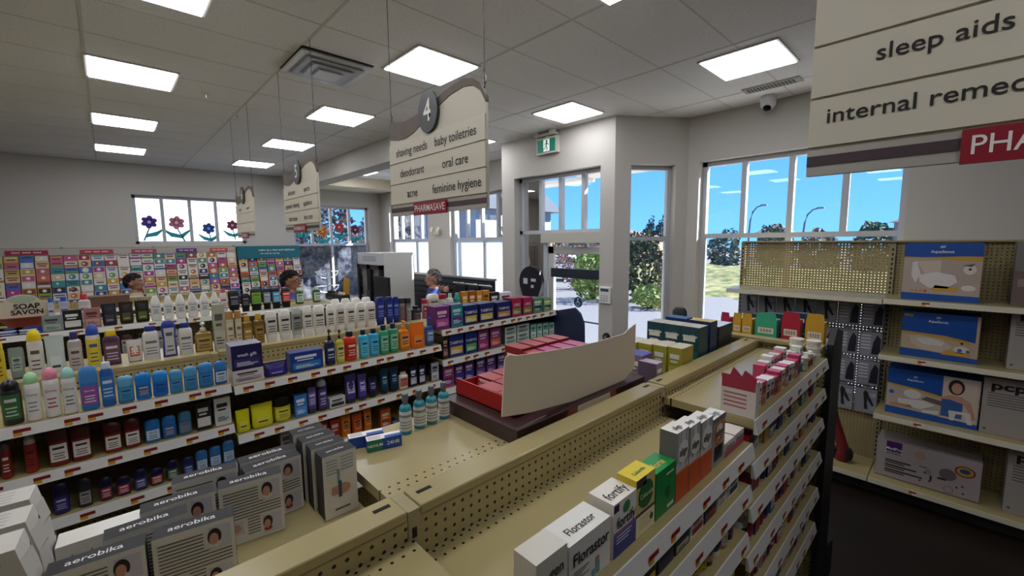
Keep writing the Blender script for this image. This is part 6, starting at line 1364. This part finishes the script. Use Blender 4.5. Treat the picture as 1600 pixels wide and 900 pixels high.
house(-29.5, 46, 9, 7, 2.4, 1.2, .1, 'a88a78', '86685e', 'brown roofed house seen through the narrow window', -.05)
house(-36, 36, 8, 7, 2.7, 1.5, .2, '8a6a58', '7a6258', 'brown house seen through the entrance transom', -.05)
house(-30, 23, 6, 6, 3.6, 1.6, .1, '7a6a60', '5a5048', 'dark brown two storey house seen through the left entrance pane', -.05)
house(-19.5, 14.5, 9, 5, 3.7, 1.8, .0, '8c98a8', '5a6474', 'blue grey house close outside the checkout windows', -.05, False)
wb2 = MB().box(-19, -6, -.05, -17, 3.9, 6.5).build('building', M('f2f0ea', .8)); tag(wb2, 'bright white building wall outside the flower window', 'building')  # white wall added so the flower window shows blown-out daylight
for i, (px, dy, hgt, lab) in enumerate(((1171, 30, 4.35, 'curved grey street lamp seen in the second pane of the big window'), (1256, 30, 4.0, 'curved grey street lamp seen in the third pane of the big window'))):
    x = x_for(dy, 3.2, px); t = empty('street_lamp', (x, dy, -.05)); tag(t, lab, 'lamp', 'street lamps')
    MB().tube([(0, 0, 0), (0, 0, hgt * .6), (.05, 0, hgt * .8), (.16, 0, hgt * .91), (.4, 0, hgt * .98), (.7, 0, hgt)], [.07, .06, .05, .045, .04, .04], 8).build('pole', M('6a747c', .5), t)
    MB().box(.6, -.1, hgt - .04, .95, .1, hgt + .05).build('lamp_head', M('7a848c', .5), t)
for i in range(9):
    bush(x_for(57 + 1.6 * i, 5, 1008 + i * 3.8), 57 + 1.6 * i, -.05, .33, .33, 2.0 + .35 * ((i * 5) % 4), ('2c3a34', '46544a'), 'dark conifer on the skyline in the narrow window, %s from left' % ORD[i], 'tree', 'conifers on the skyline', 250, .22, 'tree')
car = empty('parked_car', (x_for(19, 1, 878), 19.2, -.05), .35); tag(car, 'white parked car seen through the entrance door', 'car')
b = MB(); b.prism([(-2.1, .35), (-2.15, .75), (-1.5, .92), (-.8, 1.42), (.7, 1.42), (1.4, .95), (2.15, .85), (2.2, .35)], 'y', -.85, .85); b.build('body', M('f0f0ee', .3), car, bevel=.05)
MB().prism([(-1.3, .95), (-.75, 1.36), (.62, 1.36), (1.2, .97)], 'y', -.86, .86).build('windows', M('20262e', .1), car)
for sx_ in (-1.35, 1.35):
    for sy in (-.8, .8):
        o = MB().loft([(-.1, .32, .32), (.1, .32, .32)], 18).build('wheel', M('17171a', .6), car, (sx_, sy, .33)); o.rotation_euler = (PI / 2, 0, 0)

# labels must point at one thing only
for l, n in LABELS.items():
    if len(n) > 1 or not 4 <= len(l.split()) <= 16: print('LABEL CHECK', len(l.split()), n[:4], l)
